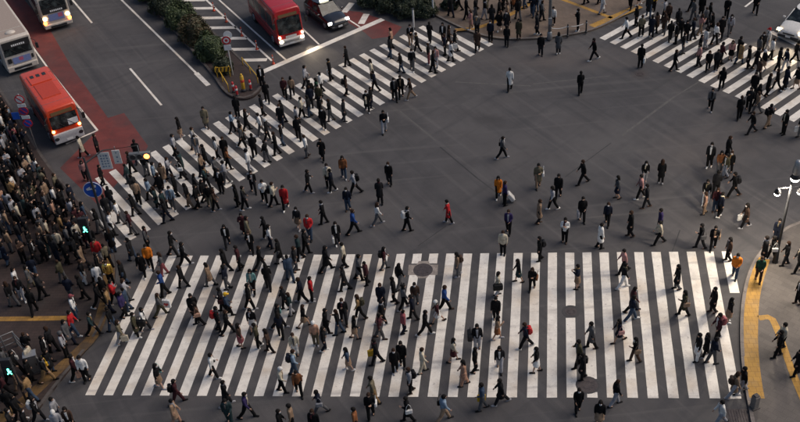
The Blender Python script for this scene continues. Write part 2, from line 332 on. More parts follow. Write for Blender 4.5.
line('stop_line', (771, 32), (812, 52), .4); line('lane_dash', (745, 7), (754, 0), .15); line('lane_dash', (411, 0), (420, 7.5), .2)
rl = sheet('red_lane', [P2(*p) for p in ((-35, -60), (60, -60), (24, -42), (14, -12), (50, 30), (71, 66), (108, 118), (124, 113), (148, 146), (146, 150), (98, 205), (60, 168), (97.5, 130.5), (40, 55), (5, 3))], .002, 'redlane', mk)
sheet('red_lane', [P2(*p) for p in ((347, 22), (341, 10), (360, 12), (384, 20), (402, 27), (394, 36), (372, 39), (364, 32))], .003, 'redlane', mk)
# seams and patches of the asphalt
line('road_seam', (622, 135.5), (674, 97), .16, 'seam', .003); line('road_seam', (674, 97), (735, 60), .1, 'seam', .003)
line('tar_seam', (440, 147), (477, 178), .09, 'crack', .003); line('tar_seam', (477, 178), (497, 193), .06, 'crack', .003); line('road_seam', (400, 111), (436, 141), .1, 'seam', .003); line('tar_seam', (565, 177), (611, 143), .06, 'crack', .003)
line('road_seam', (455, 82), (531, 86), .12, 'seam', .003); line('road_seam', (533, 84), (610, 76), .1, 'seam', .003); line('tar_seam', (418, 246), (446, 226), .05, 'crack', .003); line('tar_seam', (672, 252), (680, 230), .06, 'crack', .003)
def manhole(name, cx, cy, r, collar, parent):
    c = px(cx, cy)
    root = empty(name, (c.x, c.y, 0), 0, parent)
    n = 28; disc('manhole_cover', (0, 0, .0), (0, 0, 1), r, .012, 'iron', root, n)
    bm = bmesh.new()
    for k in range(10):
        a = 2*math.pi*k/10; bbox(bm, r*.55*math.cos(a)-.05, r*.55*math.cos(a)+.05, r*.55*math.sin(a)-.03, r*.55*math.sin(a)+.03, .01, .02)
    link('tread', frombm('tread', bm, 'iron'), root)
    if collar == 'cross':
        slab('concrete_collar', [(-.78, -.4), (-.36, -.4), (-.2, -.66), (.2, -.66), (.36, -.4), (.78, -.4), (.78, .42), (.36, .42), (.26, .72), (-.26, .72), (-.36, .42), (-.78, .42)], 0, .007, 'collar', root)
    elif collar: slab('concrete_collar', [(collar*math.cos(2*math.pi*k/20), collar*math.sin(2*math.pi*k/20)) for k in range(20)], 0, .007, 'patch', root)
manhole('manhole', 423, 270, .52, 'cross', road); manhole('manhole', 571, 311.5, .3, .45, road); manhole('manhole', 587.5, 385, .46, .54, road); manhole('manhole', 640, 74, .3, 0, road)
dr = empty('drain_grate', (*P2(741, 416), 0), 0, road)
box('grate_frame', -.55, .5, -.9, .4, 0, .006, 'iron', dr)
for k in range(9): box('grate_bar', -.5+k*.115, -.45+k*.115, -.85, .35, .006, .02, 'iron', dr)

def kerbed(name, pts_px, close, mat, kerbmat, kw=.16, it=2, z=KB):
    "raised pavement: smoothed kerb line given in pixels, closed by off-picture points; kerb stones along the line"
    pl = smooth_poly([P2(*p) for p in pts_px], it); poly = pl + close
    s = slab(name, poly, -.02, z-.004, mat); tag(s, kind='structure')
    d = 0; pts = [Vector((p[0], p[1], 0)) for p in pl]; acc = [pts[0]]; LEN = .9
    cur = pts[0]; i = 1; out = [cur]
    while i < len(pts):
        v = pts[i]-cur
        if v.length < LEN: cur_next = i+1; 
        if v.length < LEN: i += 1; continue
        cur = cur+v.normalized()*LEN; out.append(cur)
    for a, b in zip(out, out[1:]):
        dd = (b-a).normalized(); nn = Vector((-dd.y, dd.x, 0))
        if not inside(((a+b)/2+nn*.3)[:2], poly): nn = -nn
        o = nn*(kw/2)
        box_on('kerb_stone', (a+dd*.008+o)[:2], (b-dd*.008+o)[:2], kw+R_.uniform(-.01, .01), z+.02+R_.uniform(-.004, .004), -.015, kerbmat, s)
    return s, poly
plaza, PL_L = kerbed('plaza_paving', [(-60, -10), (-20, 60), (8, 100), (36, 146), (52, 170), (75, 195), (97, 220), (112, 244), (117, 266), (113, 295), (104, 325), (86, 352), (67, 374), (45, 402), (25, 430), (0, 462), (-40, 510)], [(-60, -20), (-120, 0), (-120, 50)], 'plaza', 'kerb_dark')
east, PL_R = kerbed('east_pavement', [(830, 214), (800, 222), (783, 229), (766, 245), (753, 260), (744, 283), (740, 310), (739.5, 340), (741, 366), (746, 398), (752, 430), (762, 470)], [(20, -14), (60, 0), (60, 16)], 'pave', 'kerb')
north, PL_N = kerbed('north_pavement', [(380, -30), (408, 2), (436, 17), (462, 30), (482, 37), (505, 41), (545, 39.5), (572, 36), (593, 31.5), (614, 22), (634, 10), (652, -3), (690, -32)], [(20, 80), (-40, 80), (-25, 60)], 'pave_n', 'kerb')
def gz(p):
    for q in (PL_L, PL_R, PL_N):
        if inside((p[0], p[1]), q): return KB
    return 0.0
def tac(pts, w, mat, par, it=2): strip('tactile_strip', smooth_poly([P2(*p, KB) for p in pts], it), w, KB+.002, mat, par)
tac([(763.5, 258), (756, 280), (752, 300), (750.5, 330), (751, 352), (753.5, 378), (757, 398)], .66, 'tactile', east)
tac([(758.5, 318), (771, 316.5), (777, 328), (785, 351), (793, 374), (806, 405), (815, 430)], .33, 'tactile', east, 1)
tac([(-40, 319.5), (68, 318)], .33, 'tactile_mid', plaza, 0)
tac([(107, 255), (110, 275), (105, 305), (95, 335), (76, 354), (55, 372), (30, 396), (0, 420), (-40, 450)], .6, 'tactile_old', plaza)
tac([(592, 26.5), (613, 17.5), (640, 6)], .62, 'tactile', north, 0); tac([(560, -1.5), (612, 18)], .32, 'tactile', north, 0); tac([(455, 30), (478, 28), (500, 20), (530, 4), (545, -6)], .4, 'tactile_mid', north)

# ------------------------------------------------------------------ vehicles (local frame: +Y forward, origin on the ground at the middle)
def panel(name, c4, th, mat, parent=None):
    "thin prism on a four-cornered outline (corners counter-clockwise from outside), th proud of it"
    c = [Vector(p) for p in c4]; n = (c[1]-c[0]).cross(c[3]-c[0]).normalized()
    V = c + [p+n*th for p in c]
    return link(name, mesh(name, V, [(3, 2, 1, 0), (4, 5, 6, 7), (0, 1, 5, 4), (1, 2, 6, 5), (2, 3, 7, 6), (3, 0, 4, 7)], mat), parent)
def wheel(parent, x, y, r, w):
    t = empty('wheel', (x, y, r), 0, parent); s = 1 if x > 0 else -1
    bm = bmesh.new(); bmesh.ops.create_cone(bm, cap_ends=True, segments=24, radius1=r, radius2=r, depth=w, matrix=Matrix.Rotation(math.pi/2, 4, 'Y'))
    bmesh.ops.bevel(bm, geom=[e for e in bm.edges if e.is_boundary or len(e.link_faces) == 2 and e.calc_face_angle() > 1], offset=.03, segments=2, affect='EDGES')
    link('tyre', frombm('tyre', bm, 'rubber', True), t)
    bm = bmesh.new(); bmesh.ops.create_cone(bm, cap_ends=True, segments=18, radius1=r*.62, radius2=r*.55, depth=.03, matrix=Matrix.Translation((s*(w/2+.005), 0, 0)) @ Matrix.Rotation(s*math.pi/2, 4, 'Y'))
    for k in range(6):
        a = k*math.pi/3; bmesh.ops.create_cube(bm, size=.05, matrix=Matrix.Translation((s*(w/2+.02), math.cos(a)*r*.35, math.sin(a)*r*.35)))
    link('rim', frombm('rim', bm, 'rim'), t)
def bus(name, label, L, W, H, loc, ang, body, opts):
    root = empty(name, loc, math.radians(ang-90)); tag(root, label, 'bus')
    hw = W/2; z0 = .32; rt = opts.get('round', .22); sl_ = opts.get('slope', .12); zb = 1.05
    def sec(f, zt):
        pts = []
        for a in range(0, 91, 22): pts.append((hw-rt+rt*math.cos(math.radians(a)), zt-rt+rt*math.sin(math.radians(a))))
        prof = [(hw-.04, z0), (hw, z0+.12)] + pts; prof = prof + [(-x, z) for x, z in prof[::-1]]
        return [(x*f, z) for x, z in prof]
    def yf(z): return L/2 - max(0, z-zb)*sl_
    bm = bmesh.new(); rings = []
    for y, f, dz in ((-L/2, .9, -.1), (-L/2+.06, .97, -.03), (-L/2+.2, 1, 0), (-L/4, 1, 0), (0, 1, 0), (L/4, 1, 0), (L/2-.5, 1, 0), (L/2-.18, .985, -.01), (L/2-.05, .96, -.04), (L/2, .91, -.1)):
        rings.append([bm.verts.new((x, y - (max(0, z-zb)*sl_ if y > L/2-.6 else 0), z+dz*(z > 1))) for x, z in sec(f, H)])
    m = len(rings[0])
    for a, b in zip(rings, rings[1:]):
        for k in range(m): bm.faces.new((a[k], a[(k+1) % m], b[(k+1) % m], b[k]))
    bm.faces.new(rings[0]); bm.faces.new(rings[-1][::-1])
    b = link('body', frombm('body', bm, body), root)
    for p in b.data.polygons: p.use_smooth = len(p.vertices) == 4
    # windscreen, following the sloped nose
    zw0, zw1 = opts.get('ws', (1.25, H-.5)); ww = hw*.86
    ws = panel('windscreen', [(ww, yf(zw0), zw0), (-ww, yf(zw0), zw0), (-ww*.96, yf(zw1), zw1), (ww*.96, yf(zw1), zw1)], .018, 'glass', root)
    tube('wiper', [(.05, yf(zw0)+.035, zw0+.03), (.45, yf(zw0+.45)+.035, zw0+.45)], .014, 'black', ws, 5); tube('wiper', [(-.6, yf(zw0)+.035, zw0+.03), (-.2, yf(zw0+.42)+.035, zw0+.42)], .014, 'black', ws, 5)
    bm = bmesh.new(); bmesh.ops.create_cone(bm, cap_ends=True, segments=14, radius1=.2, radius2=.2, depth=.02, matrix=Matrix.Translation((.45, yf(zw0)-.28, zw0+.08)) @ Matrix.Rotation(.6, 4, 'X')); link('steering_wheel', frombm('steering_wheel', bm, 'black'), root)
    z1 = zw1+.05; panel('destination_display', [(ww*.8, yf(z1), z1), (-ww*.8, yf(z1), z1), (-ww*.8, yf(z1+.22), z1+.22), (ww*.8, yf(z1+.22), z1+.22)], .02, opts.get('dest', 'dest'), root)
    if 'board' in opts:
        z1, z2 = opts['board']; panel('front_board', [(ww*.98, yf(z1)+.02, z1), (-ww*.98, yf(z1)+.02, z1), (-ww*.98, yf(z2)+.02, z2), (ww*.98, yf(z2)+.02, z2)], .02, 'black', root)
        for k in range(7):
            xx = .35-k*.14; panel('display_segment', [(xx, yf(z1+.12)+.04, z1+.1), (xx-.1, yf(z1+.12)+.04, z1+.1), (xx-.1, yf(z1+.3)+.04, z1+.24), (xx, yf(z1+.3)+.04, z1+.24)], .006, 'signwhite', root)
    # bumper and grille
    bp = box('bumper', -hw*.95, hw*.95, L/2-.25, L/2+.09, .28, opts.get('bz', .82), opts.get('bumper', 'greyw'), root, .06, 2)
    box('grille', -hw*.55, hw*.55, L/2+.09, L/2+.105, opts.get('bz', .82)-.3, opts.get('bz', .82)-.13, opts.get('grille', 'darkmetal'), bp)
    panel('number_plate', [(.2, L/2+.092, .36), (-.2, L/2+.092, .36), (-.2, L/2+.092, .5), (.2, L/2+.092, .5)], .012, 'signwhite', bp)
    for s in (-1, 1):
        disc('headlight', (s*hw*.78, L/2+.06 if opts.get('bz', .82) > .7 else L/2+.005, opts.get('hz', .66)), (0, 1, 0), .12, .04, opts.get('head', 'lens_off'), root, 16, 1.25)
        if opts.get('ind'):
            iz = opts.get('iz', 1.08); disc('indicator', (s*hw*.84, yf(iz)-.01, iz), (0, 1, .1), opts.get('ir', .1), .05, opts['ind'], root, 14)
        # side glazing: separate panes
        x = s*(hw-.004); n = opts.get('panes', 5); ya, yb = L/2-.75, -L/2+.45; st = (ya-yb)/n
        for k in range(n):
            a, c = ya-k*st-.05, ya-(k+1)*st+.05; q = [(x, a, 1.3), (x, c, 1.3), (x, c, H-.55), (x, a, H-.55)]
            panel('side_window', q if s < 0 else [q[1], q[0], q[3], q[2]], .012, 'sideglass', root)
        for yy in (L/2-1.25*L/7, -L/2+1.3*L/7): wheel(root, s*(hw-.12), yy, .42, .26)
        mr = tube('mirror_arm', [(s*hw*.9, L/2-.2, H-.45), (s*(hw+.16), L/2+.12, H-.5), (s*(hw+.2), L/2+.16, H-.75)], .022, 'black', root, 6)
        box('mirror', s*(hw+.2)-.1, s*(hw+.2)+.1, L/2+.12, L/2+.2, H-1.15, H-.72, 'black', mr, .02)
    # roof: panels, vents
    for (a, c, w0, hgt, mt) in opts.get('roof', []): box('roof_panel', -hw*w0, hw*w0, a*L, c*L, H-.03, H+hgt, mt, root, .04, 2)
    for yy in (-.33, -.1, .13, .34): box('roof_seam', -hw*.9, hw*.9, yy*L-.012, yy*L+.012, H-.01, H+.006, opts.get('seam', 'metal'), root)
    for s in (-1, 1):
        box('side_trim', s*hw-.012, s*hw+.012, -L/2+.4, L/2-.5, .98, 1.03, 'darkmetal', root)
        box('gutter', s*(hw-.09)-.012, s*(hw-.09)+.012, -L/2+.3, L/2-.6, H-.075, H-.035, 'darkmetal', root)
    for (a, xx) in opts.get('vents', []): box('roof_vent', xx-.12, xx+.12, a*L-.2, a*L+.2, H, H+.1, 'darkmetal', root, .02)
    if 'dome' in opts:
        bm = bmesh.new(); bmesh.ops.create_uvsphere(bm, u_segments=16, v_segments=8, radius=1, matrix=Matrix.Translation((*opts['dome'], H+.02)) @ Matrix.Diagonal((.38, .3, .16, 1))); link('antenna_dome', frombm('antenna_dome', bm, 'cream', True), root)
    for (x0, x1, za, zc, mt) in opts.get('front', []): panel('front_panel', [(x1, yf(za)+.012, za), (x0, yf(za)+.012, za), (x0, yf(zc)+.012, zc), (x1, yf(zc)+.012, zc)], .014, mt, root)
    return root
def at_front(fx_, fy_, ang, L):
    "centre of a vehicle whose front middle meets the ground at a point"
    a = math.radians(ang); return (fx_-math.cos(a)*L/2, fy_-math.sin(a)*L/2, 0)
def mid(a, b): p = (px(*a)+px(*b))/2; return p.x, p.y
c = mid((57, 150), (86, 137)); bus('minibus', 'bright vermilion minibus at the front of the bus lane beside the crowd', 6.2, 2.02, 2.72, at_front(*c, -54, 6.2), -54, 'vermilion',
    dict(round=.2, slope=.1, ws=(1.3, 2.2), ind='lamp_amber', iz=1.2, bumper='greyw', bz=.98, grille='greyw', roof=[(-.12, .22, .62, .05, 'vermilion_d'), (-.36, -.14, .7, .07, 'vermilion')], vents=[(-.3, -.4), (-.3, 0), (-.3, .4)], front=[(-.85, -.2, 1.36, 1.75, 'signwhite')]))
c = mid((10, 77), (40, 67)); bus('bus', 'white bus with beige roof and antenna dome behind the vermilion minibus', 10.2, 2.3, 2.75, at_front(*c, -54.6, 10.2), -54.6, 'cream',
    dict(round=.12, slope=.06, ws=(1.5, 2.05), board=(2.05, 2.55), dest='black', bumper='cream', bz=.7, dome=(0.0, 4.1), roof=[(-.46, .33, .86, .03, 'beige'), (.345, .45, .86, .025, 'beige')], front=[(-.72, .55, .82, 1.3, 'bluegraphic'), (.62, .9, .95, 1.3, 'black'), (-.95, -.8, .95, 1.25, 'black'), (-.2, .1, 1.0, 1.25, 'pinkgraphic')], head='lens_off', hz=.5, panes=7))
c = mid((47, 33), (73.5, 26)); bus('bus', 'white bus with lit orange lamps driving down the lane at the upper left', 10.2, 2.25, 2.9, at_front(*c, -58, 10.2), -58, 'cream',
    dict(round=.14, slope=.06, ws=(1.9, 2.62), board=(1.48, 1.9), dest='black', bumper='cream', bz=.62, ind='lamp_orange', iz=.78, ir=.13, front=[(-.6, .6, .86, 1.38, 'bluegraphic'), (-.5, -.15, 1.05, 1.36, 'pinkgraphic')], head='lamp_warm', hz=1.12, panes=7))
c = mid((280, 50), (305.5, 44)); rb = bus('minibus', 'crimson minibus with white bumper waiting at the stop line', 6.6, 2.08, 2.95, at_front(*c, -60, 6.6), -60, 'crimson',
    dict(round=.24, slope=.14, ws=(1.15, 2.35), ind='lamp_warm', iz=.98, ir=.09, bumper='whitepaint', bz=.78, grille='galv', roof=[(-.4, .1, .7, .08, 'crimson')], front=[(-.42, .42, .82, 1.0, 'whitepaint')], panes=4, head='lamp_warm'))
def car(name, label, loc, ang, paint, L=4.5, W=1.76, H=1.5, lit=None, taxi=False, tall=False):
    root = empty(name, loc, math.radians(ang-90)); tag(root, label, 'car'); hw = W/2
    # lower shell: sections along the length (y, half width, sill, shoulder height)
    S = [(-L/2, .80, .34, .74), (-L/2+.08, .9, .26, .88), (-L/2+.5, .98, .22, .96), (-.9, 1, .2, .95), (0, 1, .2, .93), (L/2-1.35, .99, .2, .93), (L/2-.9, .98, .2, .9), (L/2-.35, .94, .22, .78), (L/2-.1, .86, .26, .68), (L/2, .74, .34, .58)]
    bm = bmesh.new(); rings = []
    for y, f, a, b in S:
        w = hw*f; prof = [(w*.9, a), (w, a+.12), (w, (a+b)/2+.04), (w*.97, b-.08), (w*.86, b), (w*.4, b+.035)]
        prof += [(-x, z) for x, z in prof[::-1]]; rings.append([bm.verts.new((x, y, z)) for x, z in prof])
    m = len(rings[0])
    for a, b in zip(rings, rings[1:]):
        for k in range(m): bm.faces.new((a[k], a[(k+1) % m], b[(k+1) % m], b[k]))
    bm.faces.new(rings[0]); bm.faces.new(rings[-1][::-1]); link('body', frombm('body', bm, paint, True), root)
    # cabin glass with a painted roof on pillars
    yb, yr0, yr1, yfz = -L/2+.35, -L/2+(.7 if tall else 1.15), L/2-2.05, L/2-1.15; zc, zt = .9, H-.05; tw, bw = hw*.72, hw*.9
    Bq = [(bw, yfz, zc), (-bw, yfz, zc), (-bw, yb, zc+.02), (bw, yb, zc+.02)]; Tq = [(tw, yr1, zt), (-tw, yr1, zt), (-tw, yr0, zt), (tw, yr0, zt)]
    gp = [('windscreen', (0, 1)), ('side_window', (1, 2)), ('rear_window', (2, 3)), ('side_window', (3, 0))]
    for nm, (i, j) in gp: panel(nm, [Bq[i], Bq[j], Tq[j], Tq[i]], .004, 'glass', root)
    for i in range(4): tube('pillar', [Bq[i], Tq[i]], .035, paint, root, 6)
    for s in (-1, 1): tube('pillar', [(s*bw, (yb+yfz)/2-.1, zc), (s*tw, (yr0+yr1)/2, zt)], .035, paint, root, 6)
    rp = smooth_poly([(tw*1.03, yr1+.06), (-tw*1.03, yr1+.06), (-tw*1.03, yr0-.06), (tw*1.03, yr0-.06)], 2, True); slab('roof', rp, zt-.02, zt+.05, paint, root)
    for s in (-1, 1):
        wheel(root, s*(hw-.1), L/2-.85, .31, .2); wheel(root, s*(hw-.1), -L/2+.85, .31, .2)
        panel('headlight', [(s*hw*.82+.16, L/2-.1-.04*(s > 0), .58), (s*hw*.82-.16, L/2-.1-.04*(s < 0), .58), (s*hw*.8-.14, L/2-.24, .74), (s*hw*.8+.14, L/2-.24, .74)], .07, lit or 'lens_off', root)
        box('mirror', s*(hw+.02)-(.0 if s > 0 else .2), s*(hw+.02)+(.2 if s > 0 else .0), L/2-1.5, L/2-1.38, .92, 1.06, paint, root, .03)
        for yy in (-.1, -1.0): box('door_handle', s*hw*.995-.012, s*hw*.995+.012, yy-.09, yy+.09, .76, .79, 'galv', root)
    box('grille', -hw*.45, hw*.45, L/2-.04, L/2+.03, .5, .6, 'darkmetal', root, .01); box('bumper', -hw*.8, hw*.8, L/2-.12, L/2+.07, .24, .42, 'darkmetal' if paint == 'whitepaint' else paint, root, .04, 2)
    box('number_plate', -.17, .17, L/2+.07, L/2+.085, .32, .46, 'signwhite', root)
    if taxi:
        box('roof_sign', -.36, .36, yr1-.35, yr1-.15, zt+.05, zt+.24, 'sign_lit', root, .04, 2)
        for s in (-1, 1): box('sign_foot', s*.3-.03, s*.3+.03, yr1-.3, yr1-.2, zt+.03, zt+.06, 'black', root)
    return root
c = mid((328.5, 33), (352.5, 27.5)); car('taxi', 'black taxi with lit roof sign waiting beside the crimson minibus', at_front(*c, -55, 4.5), -55, 'blackpaint', lit='lamp_white', taxi=True, tall=True)
c = mid((775.5, 37), (799, 46)); car('car', 'white car with headlights on at the upper right crossing', at_front(*c, -128, 4.5), -128, 'whitepaint', W=1.85, lit='lamp_warm')
def headlamp(x, y, z, ang, e, col=(1, .8, .55)):
    l = bpy.data.lights.new('headlamp', 'SPOT'); l.energy = e; l.spot_size = math.radians(75); l.spot_blend = .8; l.color = col; l.shadow_soft_size = .12
    o = bpy.data.objects.new('headlamp', l); COL.objects.link(o); o.location = (x, y, z)
    o.rotation_euler = Vector((-math.cos(math.radians(ang)), -math.sin(math.radians(ang)), .13)).to_track_quat('Z', 'Y').to_euler(); return o
for (pp, ang, e) in (((281, 46), -60, 420), ((304, 41), -60, 420), ((331, 31), -55, 30), ((350, 26), -55, 30), ((778, 36), -128, 520), ((797, 43), -128, 520)):
    q = px(*pp); a = math.radians(ang); headlamp(q.x+math.cos(a)*.2, q.y+math.sin(a)*.2, .7, ang, e)

# ------------------------------------------------------------------ street furniture
FACE = (-_fw.x, -_fw.y, 0)      # signs turned towards the viewer's side of the square
def faceboard(name, c, w, h, mat, parent, th=.03, nrm=FACE):
    n = Vector(nrm).normalized(); u = Vector((0, 0, 1)).cross(n).normalized(); c = Vector(c); z = Vector((0, 0, 1))
    return panel(name, [c-u*w/2-z*h/2, c+u*w/2-z*h/2, c+u*w/2+z*h/2, c-u*w/2+z*h/2], th, mat, parent), u, n
def at_h(base, x, y, h):
    return px(x, y, h)
# left: no-parking cluster
b = px(37, 149, KB); root = empty('sign_post', b); tag(root, 'leaning stack of round no parking signs beside the vermilion minibus', 'sign')
tube('pole', [(0, 0, 0), (0, 0, 4.1)], .04, 'galv', root)
for h, rim, fc in ((3.75, 'signred', 'signwhite'), (2.9, 'signred', 'violet'), (2.0, 'signred', 'signblue')):
    o = disc('round_sign', Vector((0, 0, h))+Vector(FACE)*.05, FACE, .31, .02, rim, root); disc('sign_face', Vector((0, 0, h))+Vector(FACE)*.07, FACE, .24, .012, fc, o)
    n = Vector(FACE).normalized(); u = Vector((0, 0, 1)).cross(n).normalized(); c0 = Vector((0, 0, h))+Vector(FACE)*.0+n*.075
    w_ = Vector((0, 0, 1)); d1 = (u-w_)*.70710; d2 = (u+w_)*.7071
    panel('slash', [c0-d1*.24-d2*.03, c0+d1*.24-d2*.03, c0+d1*.24+d2*.03, c0-d1*.24+d2*.03], .02, 'signred', o)
for h in (3.3, 2.44): faceboard('plate', Vector((0, 0, h))+Vector(FACE)*.05, .5, .22, 'signwhite', root)
faceboard('blue_plate', Vector((0, 0, 2.55))+Vector(FACE)*.03-Vector((.62, 0, 0)), .46, .5, 'signblue', root); tube('bracket', [(0, 0, 2.55), (-.6, 0, 2.55)], .02, 'galv', root)
# left: signal mast with arm, placards, blue sign and orange light
b = px(113, 251, KB); top = Vector((0, 0, 6.3)); root = empty('signal_mast', b); tag(root, 'tall signal mast with arm, white placards and round blue sign', 'traffic signal')
sig = px(140.5, 157.5, 5.3)-b; pl1 = px(106, 164, 5.2)-b; pl2 = px(118, 160, 5.2)-b; bs = px(93.5, 191, 4.2)-b
tube('mast', [(0, 0, 0), (0, 0, 6.3)], [.08, .055], 'darkmetal', root, 10)
arm_z = 5.95; tube('arm', [(0, 0, arm_z), (pl1.x, pl1.y, arm_z), (sig.x, sig.y, arm_z)], [.045, .04, .03], 'darkmetal', root, 8)
for q, w, h in ((pl1, .62, 1.05), (pl2, .4, .85)):
    o, u, n = faceboard('placard', (q.x, q.y, 5.3), w, h, 'placard', root, .05)
    for cx in ((-.15, .0, .15) if w > .5 else (0,)):
        for k in range(5):
            cc = Vector((q.x, q.y, 5.3))+u*(cx+R_.uniform(-.01, .01))+n*.05+Vector((0, 0, .34-k*.17))*(h/1.05); ww, hh = R_.uniform(.035, .055), R_.uniform(.03, .06)
            if w > .5 or k % 2 == 0: panel('glyph_mark', [cc-u*ww-Vector((0, 0, hh)), cc+u*ww-Vector((0, 0, hh)), cc+u*ww+Vector((0, 0, hh)), cc-u*ww+Vector((0, 0, hh))], .004, 'ink', o)
    tube('hanger', [(q.x, q.y, arm_z), (q.x, q.y, 5.3+h/2-.02)], .02, 'galv', root, 5)
bsv = Vector((bs.x, bs.y, 4.2)); tube('bracket', [(0, 0, 4.2), bsv], .025, 'galv', root, 6)
o = disc('round_sign', bsv+Vector(FACE)*.02, FACE, .5, .03, 'signblue', root, 32); n = Vector(FACE).normalized(); u = Vector((0, 0, 1)).cross(n).normalized(); zz = Vector((0, 0, 1)); c0 = bsv+n*.06
tube('sign_rim', [c0+(u*math.cos(a)+zz*math.sin(a))*.49 for a in (2*math.pi*k/32 for k in range(33))], .018, 'signwhite', o, 5)
def flat(name, pts, par, mat='signwhite'):
    V = [c0+u*a+zz*b for a, b in pts]; nn = len(V); link(name, mesh(name, V+[v+n*.008 for v in V], [list(range(nn, 2*nn))]+[[k, (k+1) % nn, nn+(k+1) % nn, nn+k] for k in range(nn)], mat), par)
flat('arrow', [(-.3, -.02), (-.05, .02), (.05, -.06), (-.02, -.3), (.1, -.3), (.17, -.02), (.02, .13), (-.12, .1), (-.1, .22), (-.33, .09)], o); flat('figure', [(.02, .17), (.2, .13), (.24, .28), (.08, .34)], o)
bm = bmesh.new(); hv = Vector((sig.x, sig.y, 5.3))
u3 = u
def obox(name, c, sx, sz, sy, mat, par, bev=.03):
    bm = bmesh.new(); bbox(bm, -sx/2, sx/2, -sy/2, sy/2, -sz/2, sz/2, bev, 2); me = frombm(name, bm, mat); o = link(name, me, par); o.location = c; o.rotation_euler = (0, 0, math.atan2(FACE[1], FACE[0])+math.pi/2); return o
ho = obox('signal_head', hv, 1.15, .42, .22, MT['signblue'] if False else 'metal', root)
for k, mt in enumerate(('lens_off', 'lens_off', 'lamp_orange')):
    cc = hv+u*(-.37+.37*k)+n*.115; lo = disc('lens', (u*(-.37+.37*k)*1+n*.115), FACE, .145, .02, mt, None, 18); lo.parent = root; lo.location = hv
    tube('visor', [cc+n*.0+(u*math.cos(a)+zz*math.sin(a))*.16 for a in (math.pi*q/8 for q in range(9))], .02, 'metal', root, 4)
tube('hanger', [(sig.x, sig.y, arm_z), (sig.x, sig.y, 5.5)], .03, 'galv', root, 6)
# pedestrian signals with green light
def ped_signal(basepx, headpx, h, label):
    b = px(*basepx, KB); root = empty('pedestrian_signal', b); tag(root, label, 'traffic signal'); tube('pole', [(0, 0, 0), (0, 0, h+.5)], .05, 'darkmetal', root, 10)
    d = px(*headpx, h)-b; hv = Vector((d.x, d.y, h)); tube('bracket', [(0, 0, h), hv], .03, 'galv', root, 6)
    for k, mt in ((0, 'lens_off'), (1, 'lamp_green')):
        cz = hv+Vector((0, 0, .24-.48*k)); obox('signal_box', cz, .46, .46, .2, 'darkmetal', root)
        if mt == 'lens_off': faceboard('lens', cz+n*.1, .34, .34, mt, root, .012)
        else:   # the lit walking figure: head, body, legs
            disc('figure_head', cz+n*.1+zz*.13, FACE, .055, .012, mt, root, 12)
            for nm, a, bb, ww in (('figure_body', (-.02, .06), (.01, -.06), .07), ('figure_leg', (0, -.06), (-.1, -.18), .05), ('figure_leg', (.02, -.06), (.1, -.18), .05), ('figure_arm', (.0, .04), (.11, -.02), .04)):
                pa, pb = cz+n*.1+u*a[0]+zz*a[1], cz+n*.1+u*bb[0]+zz*bb[1]; dd = (pb-pa).normalized(); sd_ = n.cross(dd)*ww/2; panel(nm, [pa-sd_, pa+sd_, pb+sd_, pb-sd_] if (sd_*2).cross(pb-pa).dot(n) > 0 else [pa+sd_, pa-sd_, pb-sd_, pb+sd_], .012, mt, root)
    return root
ped_signal((99, 262), (84.5, 226.5), 2.75, 'green pedestrian signal above the crowd left of the front crossing')
ped_signal((27, 402), (8.5, 368), 2.75, 'green pedestrian signal at the lower left edge of the plaza')
# railing on the plaza
def railing(a, b, label, nposts=4, h=.95):
    A_, B_ = px(*a, KB), px(*b, KB); root = empty('railing', A_); tag(root, label, 'railing'); d = B_-A_
    for k in range(nposts): q = d*(k/(nposts-1)); tube('post', [q, q+Vector((0, 0, h))], .035, 'metal', root, 8)
    for z in (h, h*.62, h*.28): tube('rail', [Vector((0, 0, z)), d+Vector((0, 0, z))], .028, 'metal', root, 8)
railing((18, 346), (43, 372), 'grey tubular railing on the plaza by the lower green signal', 4); railing((-6, 355), (18, 345), 'short tubular railing at the left picture edge below the yellow strip', 3)
b = px(36, 371, KB); root = empty('control_cabinet', b, .4); tag(root, 'grey metal control cabinet at the end of the plaza railing', 'cabinet')
box('body', -.28, .28, -.2, .2, .08, 1.15, 'metal', root, .02); box('plinth', -.3, .3, -.22, .22, 0, .08, 'kerb_dark', root); box('roof', -.31, .31, -.23, .23, 1.15, 1.2, 'galv', root, .01); box('door', -.24, .24, -.215, -.2, .15, 1.08, 'metal', root); box('handle', .16, .19, -.235, -.215, .55, .7, 'black', root)
# right: street lamp with lit heads
b = px(775, 262, KB); root = empty('street_lamp', b); tag(root, 'dark street lamp with cluster of lit heads at the right edge', 'street lamp')
tube('base', [(0, 0, 0), (0, 0, .9)], [.15, .1], 'darkmetal', root, 12); tube('pole', [(0, 0, .85), (0, 0, 5.6)], [.075, .055], 'darkmetal', root, 12)
n_, u_ = Vector(FACE).normalized(), Vector((0, 0, 1)).cross(Vector(FACE).normalized())
tube('cross_arm', [-u_*.62+Vector((0, 0, 4.75)), u_*.5+Vector((0, 0, 4.75))], .035, 'darkmetal', root, 8)
def lamphead(c, r, mt, nm='lamp_head'):
    c = Vector(c); bm = bmesh.new(); btube(bm, [c+Vector((0, 0, .22)), c], [r*.55, r], 14); hd = link(nm, frombm(nm, bm, 'darkmetal', True), root)
    bm = bmesh.new(); bmesh.ops.create_uvsphere(bm, u_segments=16, v_segments=8, radius=r*.86, matrix=Matrix.Translation(c-Vector((0, 0, r*.4))) @ Matrix.Diagonal((1, 1, .75, 1))); link('bulb', frombm('bulb', bm, mt, True), hd)
lamphead((-u_*.62+Vector((0, 0, 4.5))), .17, 'lamp_white'); lamphead((u_*.5+Vector((0, 0, 4.45))), .16, 'lamp_white'); lamphead((u_*.1+Vector((0, 0, 5.35))), .24, 'lamp_white', 'main_head')
